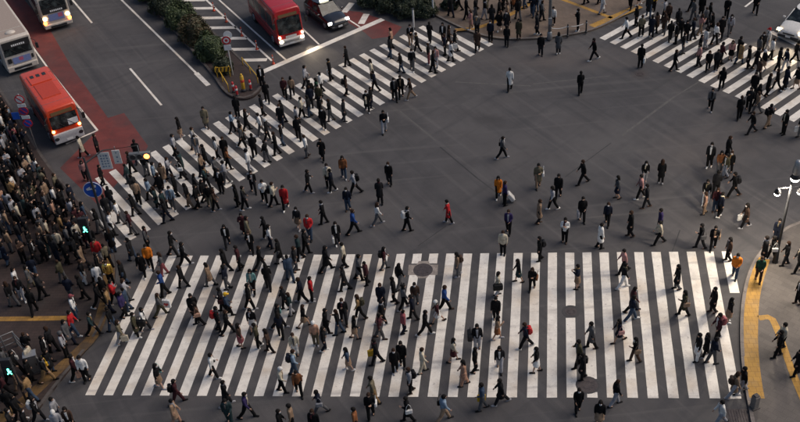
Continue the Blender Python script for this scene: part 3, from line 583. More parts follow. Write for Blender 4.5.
bm = bmesh.new(); btube(bm, [u_*.1+Vector((0, 0, 5.6)), u_*.1+Vector((0, 0, 6.25))], [.2, .15], 16); link('lantern_top', frombm('lantern_top', bm, 'galv', True), root)
for off, e in ((-u_*.62+Vector((0, 0, 4.15)), 350), (u_*.1+Vector((0, 0, 4.85)), 900)):
    l = bpy.data.lights.new('street_lamp_light', 'SPOT'); l.spot_size = math.radians(158); l.spot_blend = .35; l.energy = e; l.color = (1, .86, .68); l.shadow_soft_size = .25; lo = bpy.data.objects.new('street_lamp_light', l); COL.objects.link(lo); lo.location = b+off-u_*.35
# right: stone bollard, north bollards and rail, poles
def bollard(p, label, z=KB, kind='stone'):
    b = px(*p, z); root = empty('bollard', b, .5); tag(root, label, 'bollard', 'bollards on the pavements')
    if kind == 'stone': box('post', -.14, .14, -.14, .14, 0, .72, 'kerb', root, .03, 2); box('cap', -.11, .11, -.11, .11, .72, .78, 'kerb_dark', root, .02); box('foot', -.19, .19, -.19, .19, 0, .05, 'kerb_dark', root)
    else: tube('post', [(0, 0, 0), (0, 0, .95)], .055, 'darkmetal', root, 12); tube('collar', [(0, 0, .74), (0, 0, .82)], .068, 'galv', root, 12); tube('foot', [(0, 0, 0), (0, 0, .06)], .1, 'darkmetal', root, 12)
bollard((754, 407), 'square stone bollard at the near end of the curved yellow strip')
bollard((567.5, 36.5), 'dark metal bollard in the middle of the pavement rail', kind='m'); bollard((586, 32.5), 'dark metal bollard at the right end of the pavement rail', kind='m')
a, b, c = px(549.5, 38, KB), px(567.5, 36.5, KB), px(586, 32.5, KB); root = empty('barrier_chain', a); tag(root, 'pale sagging chain between tall pole and dark bollards', 'chain')
for p, q in ((a, b), (b, c)):
    tube('chain', [(p-a)*(1-t)+(q-a)*t+Vector((0, 0, .8-.5*t*(1-t))) for t in (0, .2, .4, .6, .8, 1)], .028, 'white_metal', root, 6)
b = px(549.5, 38.5, KB); root = empty('lamp_post', b); tag(root, 'tall grey post at the edge of the far pavement', 'post'); tube('shaft', [(0, 0, 0), (0, 0, 7.5)], [.13, .09], 'metal', root, 12); tube('foot', [(0, 0, 0), (0, 0, .5)], [.2, .17], 'galv', root, 12); box('junction_box', -.13, .13, -.24, -.1, 1.2, 1.7, 'galv', root, .02)
for (x, y, h, lb) in ((414, 29, 1.6, 'white slim post at the far end of the upper left crossing'), (433.5, 17, 2.2, 'white post with small sign by the dark shrubs')):
    b = px(x, y, gz(px(x, y))); root = empty('marker_post', b); tag(root, lb, 'post'); tube('shaft', [(0, 0, 0), (0, 0, h)], .07, 'white_metal', root, 10); tube('foot', [(0, 0, 0), (0, 0, .1)], .12, 'darkmetal', root, 10); box('cap', -.09, .09, -.09, .09, h, h+.06, 'darkmetal', root)
    if h > 2: faceboard('plate', Vector((0, 0, 1.9))+Vector(FACE)*.09, .5, .3, 'signwhite', root)

# ------------------------------------------------------------------ traffic island with shrubs
isl_px = [(118, -30), (150, 5), (214, 77), (221, 90), (229, 97.5), (240, 101), (252, 99.5), (261, 92), (263, 84), (257, 75), (243, 62), (222, 41), (182, 2), (155, -30)]
ip = smooth_poly([P2(*p) for p in isl_px], 2, True); isl = slab('traffic_island', ip, -.02, .14, 'plaza'); tag(isl, kind='structure')
V = [Vector((p[0], p[1], 0)) for p in ip]; cur = V[0]; out = [cur]; i = 1
while i < len(V):
    v = V[i]-cur
    if v.length < .7: i += 1; continue
    cur = cur+v.normalized()*.7; out.append(cur)
for a, b in zip(out, out[1:]):
    dd = (b-a).normalized(); nn = Vector((-dd.y, dd.x, 0)); nn = nn if inside(((a+b)/2+nn*.2)[:2], ip) else -nn
    box_on('kerb_stone', (a+dd*.006+nn*.08)[:2], (b-dd*.006+nn*.08)[:2], .17, .19+R_.uniform(-.004, .004), -.02, 'kerb_dark', isl)
def leaves(seed, n, rx, ry, rz, size):
    g = np.random.default_rng(seed); d = g.normal(size=(n, 3)); d /= np.linalg.norm(d, axis=1)[:, None]; d[:, 2] = np.abs(d[:, 2])*1.0
    ph = g.uniform(0, 6.28, 6); lump = 1+.16*np.sin(d[:, 0]*5+ph[0])*np.sin(d[:, 1]*5+ph[1])+.12*np.sin(d[:, 2]*9+ph[2]+d[:, 0]*6)
    r = g.uniform(.55, 1.0, n)**.45*lump; c = d*r[:, None]*np.array([rx, ry, rz])+np.array([0, 0, .12])
    nrm = d+g.normal(size=(n, 3))*.55; nrm /= np.linalg.norm(nrm, axis=1)[:, None]; t = np.cross(nrm, g.normal(size=(n, 3))); t /= np.linalg.norm(t, axis=1)[:, None]; b = np.cross(nrm, t)
    s = size*g.uniform(.6, 1.3, n)[:, None]; V = np.concatenate([c-t*s*.5, c+b*s*.3, c+t*s*.6, c-b*s*.3], 1).reshape(-1, 3); F = np.arange(n*4).reshape(n, 4)
    return V.tolist(), F.tolist()
LV = {}
def shrub(base, rx, ry, rz, mat, label, group, rz_ang, seed):
    root = empty('shrub', base, rz_ang); tag(root, label, 'shrub', group)
    v, f = leaves(seed, int(2600*max(.6, rx*ry*1.4)), rx, ry, rz, .17); link('foliage', mesh('foliage', v, f, mat), root)
    bm = bmesh.new()
    for k in range(6):
        a = k*1.05; btube(bm, [(0, 0, 0), (rx*.3*math.cos(a), ry*.3*math.sin(a), rz*.5), (rx*.6*math.cos(a+.3), ry*.6*math.sin(a+.3), rz*.85)], [.035, .025, .012], 5)
    link('stem', frombm('stem', bm, 'bark'), root)
hd = math.atan2(*(lambda d: (d.y, d.x))(px(200, 60)-px(150, 5)))
shr = [((132, -22), 1.5, 1.35, 1.9, 'leaf_dark', 'dark rounded shrub at the far upper end of the traffic island'), ((147, -6), 1.45, 1.3, 1.8, 'leaf', 'green shrub on the island, second from the top picture edge'), ((161, 8), 1.4, 1.25, 1.85, 'leaf_dark', 'deep green shrub on the island, third from the top edge'),
       ((176, 23), 1.4, 1.2, 1.75, 'leaf', 'dense green shrub in the middle of the island row'), ((190, 38), 1.35, 1.15, 1.75, 'leaf_rust', 'rusty tinged shrub on the island left of the round sign'), ((205, 54), 1.3, 1.1, 1.6, 'leaf', 'large green shrub nearest the yellow island barrier'), ((218, 69), .8, .7, .95, 'leaf_dark', 'small dark shrub tucked behind the yellow striped board')]
for k, (p, rx, ry, rz, mt, lb) in enumerate(shr): shrub(px(p[0]+6, p[1]+2, .14), rx, ry, rz, mt, lb, 'shrubs on the traffic island', hd, 40+k)
for k, (p, rx, rz, lb) in enumerate((((374, 2), 1.3, 1.5, 'dark shrub at the top edge right of the taxi'), ((392, 8), 1.3, 1.4, 'dark shrub above the red road patch'), ((409, 14), 1.15, 1.3, 'dark shrub left of the white post with sign'), ((425, 14), 1.0, 1.2, 'rightmost of the dark shrubs above the upper left crossing'), ((400, -10), 1.5, 1.9, 'tall dark shrub cut by the top edge'), ((450, 8), .7, .9, 'small dark shrub on the brick pavement near the crossing end'))):
    shrub(px(*p, .1), rx, rx*.85, rz, 'leaf_dark', lb, 'dark shrubs beyond the upper left crossing', .4, 60+k)
# island tip: sign, yellow barrier, guard posts
b = px(233, 75, .14); root = empty('sign_post', b); tag(root, 'round red rimmed road sign on the traffic island', 'sign'); tube('pole', [(0, 0, 0), (0, 0, 3.0)], .04, 'white_metal', root)
o = disc('round_sign', Vector((0, 0, 2.75))+Vector(FACE)*.06, FACE, .33, .02, 'signwhite', root); disc('sign_ring', Vector((0, 0, 2.75))+Vector(FACE)*.08, FACE, .32, .01, 'signred', o); disc('sign_face', Vector((0, 0, 2.75))+Vector(FACE)*.093, FACE, .2, .01, 'signwhite', o); disc('sign_mark', Vector((0, 0, 2.75))+Vector(FACE)*.104, FACE, .1, .008, 'signred', o)
faceboard('plate', Vector((0, 0, 2.2))+Vector(FACE)*.06, .5, .4, 'signwhite', root); disc('round_sign', Vector((.12, .1, 3.05))+Vector(FACE)*-.06, FACE, .3, .02, 'signwhite', root)
b = px(224, 77, .14); root = empty('barrier_board', b); tag(root, 'yellow and black striped board at the head of the island', 'barrier')
for s in (-.45, .45): tube('leg', [u*s, u*s+Vector((0, 0, .85))], .035, 'yellow', root)
o, _, _ = faceboard('board', Vector((0, 0, .62))+n*.03, 1.1, .36, 'yellow', root)
for k in range(4):
    cc = Vector((0, 0, .62))+n*.06+u*(-.42+.26*k); panel('black_stripe', [cc-u*.05-zz*.18, cc+u*.05-zz*.18, cc+u*.15+zz*.18, cc+u*.05+zz*.18], .006, 'black', o)
a, b = px(217, 72, .14), px(229, 92, .14); c = px(258, 83, .14); d_ = px(243, 65, .14)
for (p, q, lb) in ((a, b, 'yellow low guard rail along the left side of the island tip'), (d_, c, 'yellow low guard rail along the right side of the island tip')):
    root = empty('guard_rail', p); tag(root, lb, 'railing'); dv = q-p
    tube('rail', [Vector((0, 0, .6)), dv+Vector((0, 0, .6))], .035, 'yellow', root, 8)
    for k in range(3): tube('post', [dv*(k/2), dv*(k/2)+Vector((0, 0, .62))], .03, 'yellow', root, 8)
b = px(244, 91, .14); root = empty('marker_post', b); tag(root, 'yellow reflective guide post on the island tip', 'post'); tube('shaft', [(0, 0, 0), (0, 0, 1.15)], .13, 'yellow', root, 12); tube('reflector', [(0, 0, .72), (0, 0, .9)], .14, 'lamp_amber' if False else 'orange_plastic', root, 12); tube('foot', [(0, 0, 0), (0, 0, .1)], .2, 'darkmetal', root, 12); tube('top_light', [(0, 0, 1.15), (0, 0, 1.3)], .08, 'yellow', root, 10)
for (x, y, lb) in ((234, 92, 'leftmost red and white guard post on the island tip'), (237.5, 96, 'red and white guard post at the very tip of the island'), (251, 90, 'red and white guard post right of the yellow guide post')):
    b = px(x, y, .14); root = empty('guard_post', b); tag(root, lb, 'post', 'guard posts on the island tip'); tube('shaft', [(0, 0, 0), (0, 0, .75)], .08, 'signred', root, 12); tube('white_band', [(0, 0, .45), (0, 0, .58)], .088, 'signwhite', root, 12); tube('foot', [(0, 0, 0), (0, 0, .06)], .13, 'darkmetal', root, 12)
ordw = ['first', 'second', 'third', 'fourth', 'fifth']
for k, (x, y) in enumerate(((273.5, 64), (257, 49.5), (242, 36), (226.5, 22), (214, 11))):
    b = px(x, y); root = empty('delineator_post', b); tag(root, f'orange flexible lane post beside the hatching, {ordw[k]} from the stop line', 'post', 'orange lane posts'); tube('shaft', [(0, 0, .04), (0, 0, .72)], .042, 'orange_plastic', root, 10); tube('white_band', [(0, 0, .5), (0, 0, .58)], .047, 'signwhite', root, 10); tube('foot', [(0, 0, 0), (0, 0, .05)], .12, 'orange_plastic', root, 12)

# ------------------------------------------------------------------ people: body and garment meshes for a set of walking and standing poses
def remesh(name, bm, vox, ratio, mat):
    "fuse overlapping tubes into one continuous skin"
    bmesh.ops.recalc_face_normals(bm, faces=bm.faces[:]); me = bpy.data.meshes.new(name); bm.to_mesh(me); bm.free()
    o = bpy.data.objects.new('tmp', me); COL.objects.link(o)
    m = o.modifiers.new('r', 'REMESH'); m.mode = 'VOXEL'; m.voxel_size = vox; m.use_smooth_shade = True
    s = o.modifiers.new('s', 'SMOOTH'); s.factor = .5; s.iterations = 2
    d = o.modifiers.new('d', 'DECIMATE'); d.ratio = ratio
    dg = bpy.context.evaluated_depsgraph_get(); out = bpy.data.meshes.new_from_object(o.evaluated_get(dg)); out.name = name
    bpy.data.objects.remove(o); bpy.data.meshes.remove(me)
    out.materials.clear(); out.materials.append(MT[mat]); out.polygons.foreach_set('use_smooth', [True]*len(out.polygons)); return out
rad = math.radians
def headmesh(bm, c):
    r = bmesh.ops.create_uvsphere(bm, u_segments=14, v_segments=10, radius=1, matrix=Matrix.Translation(c) @ Matrix.Diagonal((.078, .097, .118, 1)))
    for v in r['verts']:
        dz = v.co.z-c.z
        if dz < -.03: k = 1-min(1, (-dz-.03)/.1)*.3; v.co.x = c.x+(v.co.x-c.x)*k
    btube(bm, [c+Vector((0, .085, .015)), c+Vector((0, .118, -.022))], [.012, .017], 6)       # nose
    for s in (-1, 1): btube(bm, [c+Vector((s*.076, -.005, .02)), c+Vector((s*.083, -.01, -.03))], [.016, .012], 6)   # ears
def build_pose(thL, knL, thR, knR, aL, eL, aR, eR, lean=3, outL=8, outR=8, inL=0, inR=0):
    hipz = .90; P = {}
    def leg(s, th, kn):
        h = Vector((s*.095, 0, hipz)); k = h+Vector((s*.005, math.sin(rad(th)), -math.cos(rad(th))))*.43; sh = th-kn
        a = k+Vector((0, math.sin(rad(sh)), -math.cos(rad(sh))))*.405; pit = max(-35, min(20, sh*.7))*-1   # heel lifts when the shin trails
        return h, k, a, sh
    legs = {1: leg(1, thR, knR), -1: leg(-1, thL, knL)}
    low = min(l[2].z - .075 - (max(0, -l[3])*.0009) for l in legs.values()); dz = Vector((0, 0, -low))
    legs = {s: tuple(v+dz for v in l[:3])+(l[3],) for s, l in legs.items()}
    hip = Vector((0, 0, hipz))+dz; q = Matrix.Rotation(rad(-lean), 3, 'X')
    def U(x, y, z): return hip + q @ Vector((x, y, z-hipz))
    arms = {}
    for s, a, e, ou, inn in ((-1, aL, eL, outL, inL), (1, aR, eR, outR, inR)):
        sh = U(s*.185, 0, 1.40); ra = Vector((s*math.sin(rad(ou)), math.sin(rad(a))*math.cos(rad(ou)), -math.cos(rad(a))*math.cos(rad(ou)))); el = sh+ra*.28
        fa = a+e; rb = Vector((s*math.sin(rad(ou*.4-inn)), math.sin(rad(fa))*math.cos(rad(inn)), -math.cos(rad(fa))*math.cos(rad(inn)))).normalized(); wr = el+rb*.245; arms[s] = (sh, el, wr, rb)
    head = U(0, .025, 1.60); out = {'head': head, 'legs': legs, 'arms': arms, 'U': U, 'hip': hip}
    def torso(bm, k=0.0, zlo=.90):
        rs = [(zlo, .155, .108), (1.0, .145, .105), (1.1, .138, .1), (1.22, .16, .112), (1.33, .172, .112), (1.41, .155, .092), (1.455, .085, .07)]
        btube(bm, [U(0, 0, z) for z, _, _ in rs], [(a+k, b+k) for _, a, b in rs], 14)
    def arm_t(bm, k, end=1.0):
        for s in (-1, 1):
            sh, el, wr, rb = arms[s]; w2 = el+(wr-el)*end
            btube(bm, [sh-Vector((s*.03, 0, -.0)), sh+(el-sh)*.4, el, el+(w2-el)*.5, w2], [.055+k, .052+k, .043+k, .04+k, .033+k], 8)
    def legs_t(bm, k, end=1.0):
        for s in (-1, 1):
            h, kn, a, sh = legs[s]; a2 = kn+(a-kn)*end
            btube(bm, [h+Vector((0, 0, .06)), h+(kn-h)*.35, kn, kn+(a2-kn)*.4, a2], [.088+k, .082+k*1.1, .058+k*1.2, .056+k*1.3, .038+k*1.6], 9)
    # body: one continuous skin with head, neck, trunk, limbs and hands; fingers rooted in the palms
    bm = bmesh.new(); torso(bm, -.012); btube(bm, [U(0, 0, 1.40), U(0, .01, 1.54)], [.058, .052], 10); headmesh(bm, head); arm_t(bm, -.006); legs_t(bm, -.006)
    for s in (-1, 1):
        sh, el, wr, rb = arms[s]; btube(bm, [wr-rb*.02, wr+rb*.04, wr+rb*.085], [(.018, .026), (.017, .04), (.014, .036)], 8)
        h, kn, a, shn = legs[s]; btube(bm, [a+Vector((0, -.03, -.02)), a+Vector((0, .06, -.035)), a+Vector((0, .15, -.045))], [.035, .036, .026], 7)
    body = remesh('body', bm, .016, .16, 'skin')
    bm = bmesh.new(); bm.from_mesh(body); 
    for s in (-1, 1):
        sh, el, wr, rb = arms[s]; side = Vector((0, 1, 0)) - rb*rb.y; side = side.normalized() if side.length > .3 else Vector((0, 0, 1)); inw = Vector((-s, 0, 0))
        for k, (o, ln) in enumerate(((.027, .07), (.009, .08), (-.009, .074), (-.026, .058))):
            p = wr+rb*.075+side*o; btube(bm, [p, p+rb*ln*.55+inw*.006, p+rb*ln*.9+inw*.026], [.0085, .008, .006], 5)
        p = wr+rb*.03+side*.03; btube(bm, [p, p+side*.026+rb*.03+inw*.012, p+side*.03+rb*.06+inw*.024], [.011, .01, .007], 5)
    nf = len(bm.faces)
    for s in (-1, 1): bmesh.ops.create_icosphere(bm, subdivisions=1, radius=.011, matrix=Matrix.Translation(head+Vector((s*.031, .088, .012))))
    btube(bm, [head+Vector((-.022, .088, -.058)), head+Vector((.022, .088, -.058))], .006, 5)
    bm.faces.ensure_lookup_table()
    for f in bm.faces[nf:]: f.material_index = 1
    bmesh.ops.recalc_face_normals(bm, faces=bm.faces[:]); bm.to_mesh(body); bm.free(); body.materials.append(MT['black']); body.polygons.foreach_set('use_smooth', [True]*len(body.polygons)); out['body'] = body
    bm = bmesh.new(); torso(bm, .018, .86); arm_t(bm, .014, .97); btube(bm, [U(0, 0, 1.40), U(0, .005, 1.485)], [.085, .07], 10); out['j'] = remesh('jacket', bm, .021, .2, 'cloth')
    bm = bmesh.new()
    for k, z in enumerate((.87, .95, 1.03, 1.11, 1.19, 1.27, 1.35)): btube(bm, [U(0, 0, z-.03), U(0, 0, z+.04)], [(.195, .15), (.195, .15)], 14)
    torso(bm, .03, .86); arm_t(bm, .032, .97); btube(bm, [U(0, 0, 1.40), U(0, 0, 1.5)], [.1, .085], 10); out['p'] = remesh('puffer_jacket', bm, .022, .2, 'cloth')
    def hem(bm, z0, z1, r0, flare):
        "skirt of cloth that encloses both legs between z0 and z1"
        pts, rr = [], []
        for k in range(6):
            z = z0+(z1-z0)*k/5; t = k/5; ys = []
            for s in (-1, 1):
                h, kn, a, _ = legs[s]
                w = (h, kn) if z > kn.z else (kn, a); f = (w[0].z-z)/max(.01, w[0].z-w[1].z); ys.append((w[0]+(w[1]-w[0])*max(0, min(1, f))).y)
            cy = sum(ys)/2; pts.append(Vector((0, cy*t, z))); rr.append((r0[0]+flare*t, max(r0[1]+flare*.8*t, abs(ys[0]-ys[1])/2+.085)))
        btube(bm, pts, rr, 16)
    zb = legs[1][0].z
    bm = bmesh.new(); torso(bm, .022, .9); arm_t(bm, .018, .97); btube(bm, [U(0, 0, 1.40), U(0, .005, 1.49)], [.09, .075], 10); hem(bm, zb+.1, .52, (.165, .125), .06); out['c'] = remesh('long_coat', bm, .023, .2, 'cloth')
    bm = bmesh.new(); btube(bm, [Vector((0, 0, zb+.15)), Vector((0, 0, zb-.02))], [(.155, .112), (.16, .12)], 12); legs_t(bm, .02, .98); out['t'] = remesh('trousers', bm, .021, .2, 'cloth')
    bm = bmesh.new(); hem(bm, zb+.16, .52, (.15, .112), .09); out['k'] = remesh('skirt', bm, .022, .22, 'cloth')
    def chest(name, x0, x1, z0, z1, y):
        bm = bmesh.new(); vs = []
        for k in range(4):
            z = z0+(z1-z0)*k/3; w = x0+(x1-x0)*k/3; yy = y(z); vs.append([bm.verts.new(U(-w, yy, z)), bm.verts.new(U(0, yy+.012, z)), bm.verts.new(U(w, yy, z)), bm.verts.new(U(w*.8, yy-.05, z)), bm.verts.new(U(-w*.8, yy-.05, z))])
        for a, b in zip(vs, vs[1:]):
            for k in range(5): bm.faces.new((a[k], a[(k+1) % 5], b[(k+1) % 5], b[k]))
        bm.faces.new(vs[0][::-1]); bm.faces.new(vs[-1]); return frombm(name, bm, 'cloth')
    out['shirt'] = chest('shirt_front', .03, .06, .95, 1.44, lambda z: .127+(.012 if 1.15 < z < 1.38 else -.02 if z > 1.4 else 0))
    bm = bmesh.new(); btube(bm, [U(0, .005, 1.43), U(0, .012, 1.5)], [(.105, .1), (.085, .085)], 12); btube(bm, [U(.04, .1, 1.45), U(.05, .14, 1.33), U(.05, .135, 1.2)], [(.035, .018), (.04, .016), (.035, .012)], 6); out['scarf'] = frombm('scarf', bm, 'cloth', True)
    return out
POSES = [build_pose(*a) for a in (
    (18, 4, -15, 12, -11, 12, 9, 16, 3, 5, 5), (-15, 14, 17, 3, 10, 20, -11, 10, 4, 4, 5), (5, 3, 9, 40, 3, 10, -5, 12, 3, 5, 5), (8, 36, 5, 3, -5, 14, 3, 10, 3, 6, 5),
    (15, 4, -13, 10, -10, 12, 14, 118, 3, 6, 8, 0, 30), (-13, 10, 15, 4, 8, 95, -8, 12, 3, 10, 6, 38, 0), (1, 1, -1, 1, 1, 10, 1, 10, 1, 5, 5), (3, 2, -3, 3, 16, 112, 16, 115, 1, 6, 6, 32, 32), (24, 6, -20, 15, -15, 14, 12, 24, 4, 5, 5),
    (13, 3, -10, 8, 4, 30, 8, 26, 2, 4, 4), (-10, 10, 12, 2, -8, 8, 6, 34, 5, 4, 5, 0, 14), (12, 2, -8, 16, 6, 50, -6, 8, 2, 5, 4, 26, 0))]
# poses: 0,1 stride; 2,3 passing; 4 phone in right hand; 5 bag arm bent; 6 standing; 7 standing with phone; 8 long stride
def dome(bm, sx, sy, sz, cy, cz, face=True):
    r = bmesh.ops.create_uvsphere(bm, u_segments=16, v_segments=12, radius=1, matrix=Matrix.Translation((0, cy, cz)) @ Matrix.Diagonal((sx, sy, sz, 1)))
    if face:
        for v in r['verts']:
            if v.co.y > .045 and v.co.z < .03: v.co *= .72
            elif v.co.z < -.075: v.co *= .8
HAIR = {}
bm = bmesh.new(); dome(bm, .09, .108, .125, -.012, .012); HAIR['s'] = frombm('hair', bm, 'hairm', True)
bm = bmesh.new(); dome(bm, .094, .112, .13, -.012, .012); btube(bm, [(0, -.06, .05), (0, -.085, -.08), (0, -.09, -.2), (0, -.085, -.33)], [(.08, .05), (.095, .055), (.1, .05), (.07, .03)], 12)
for s in (-1, 1): btube(bm, [(s*.07, .0, .06), (s*.085, .01, -.06), (s*.08, .02, -.2)], [.025, .03, .022], 7)
HAIR['l'] = frombm('hair', bm, 'hairm', True)
bm = bmesh.new(); dome(bm, .096, .112, .13, -.012, .012); btube(bm, [(0, -.05, .05), (0, -.06, -.06), (0, -.055, -.13)], [(.09, .065), (.105, .07), (.095, .055)], 12); HAIR['b'] = frombm('hair', bm, 'hairm', True)
bm = bmesh.new(); dome(bm, .1, .115, .12, -.005, .035); btube(bm, [(0, 0, .14), (0, 0, .16)], [.02, .02], 8); btube(bm, [(0, -.0, .025), (0, -.0, .05)], [(.1, .115), (.1, .115)], 14); HAIR['w'] = frombm('knit_cap', bm, 'cloth', True)
bm = bmesh.new(); dome(bm, .096, .11, .115, -.005, .03); btube(bm, [(0, .08, .05), (0, .16, .035)], [(.075, .012), (.055, .01)], 10); HAIR['v'] = frombm('peaked_cap', bm, 'cloth', True)
bm = bmesh.new(); btube(bm, [(0, -.075, -.015), (0, .05, -.03), (0, .17, -.045)], [(.042, .035), (.05, .036), (.036, .022)], 8); bbox(bm, -.046, .046, -.11, .185, -.078, -.06); SHOE = frombm('shoe', bm, 'leather', True)
bm = bmesh.new(); btube(bm, [(0, .045, -.095), (0, .062, -.05), (0, .075, -.012)], [(.055, .045), (.062, .052), (.05, .04)], 12); MASK = frombm('face_mask', bm, 'cloth', True)
def bm_bag(kind):
    bm = bmesh.new()
    if kind == 'bp':
        bbox(bm, -.15, .15, -.1, .08, -.24, .2, .06, 2); bbox(bm, -.11, .11, -.15, -.09, -.2, .02, .03, 1)
        for s in (-1, 1): btube(bm, [(s*.09, .06, .16), (s*.1, .2, .2), (s*.11, .3, .08), (s*.12, .24, -.1), (s*.12, .06, -.2)], .02, 6)
    elif kind == 'sh':
        bbox(bm, -.06, .06, -.17, .17, -.14, .12, .04, 2); btube(bm, [(0, -.13, .1), (-.01, -.1, .35), (-.02, 0, .52), (-.01, .1, .35), (0, .13, .1)], .013, 5)
    elif kind == 'tb':
        bbox(bm, -.06, .06, -.19, .19, -.42, -.04, .02, 1)
        for s in (-1, 1): btube(bm, [(s*.05, -.1, -.05), (s*.02, -.05, .05), (s*.01, .05, .05), (s*.05, .1, -.05)], .01, 5)
    elif kind == 'lb':
        bbox(bm, -.13, .13, -.28, .28, -.28, .12, .08, 2); btube(bm, [(0, -.2, .1), (-.02, -.1, .35), (-.02, .1, .35), (0, .2, .1)], .018, 6)
    return frombm({'bp': 'backpack', 'sh': 'shoulder_bag', 'tb': 'tote_bag', 'lb': 'duffel_bag'}[kind], bm, 'leather', False)
BAG = {k: bm_bag(k) for k in ('bp', 'sh', 'tb', 'lb')}
CLR = dict(black=(.006, .006, .007), charcoal=(.015, .015, .017), navy=(.009, .012, .024), grey=(.09, .09, .094), pale=(.34, .34, .36), white=(.72, .71, .68), cream=(.52, .46, .35), tan=(.26, .175, .115), peach=(.42, .24, .165), brown=(.06, .036, .026), camel=(.3, .185, .085), olive=(.06, .054, .032), khaki=(.15, .128, .085),
           green=(.02, .065, .04), teal=(.022, .042, .045), mint=(.16, .33, .32), blue=(.022, .06, .2), denim=(.04, .062, .1), sky=(.2, .27, .35), purple=(.035, .025, .085), maroon=(.055, .016, .02), red=(.45, .022, .025), orange=(.72, .2, .02), rust=(.22, .085, .035), yellow=(.62, .37, .03), pink=(.46, .24, .22), rose=(.27, .075, .085), gold=(.8, .5, .12))
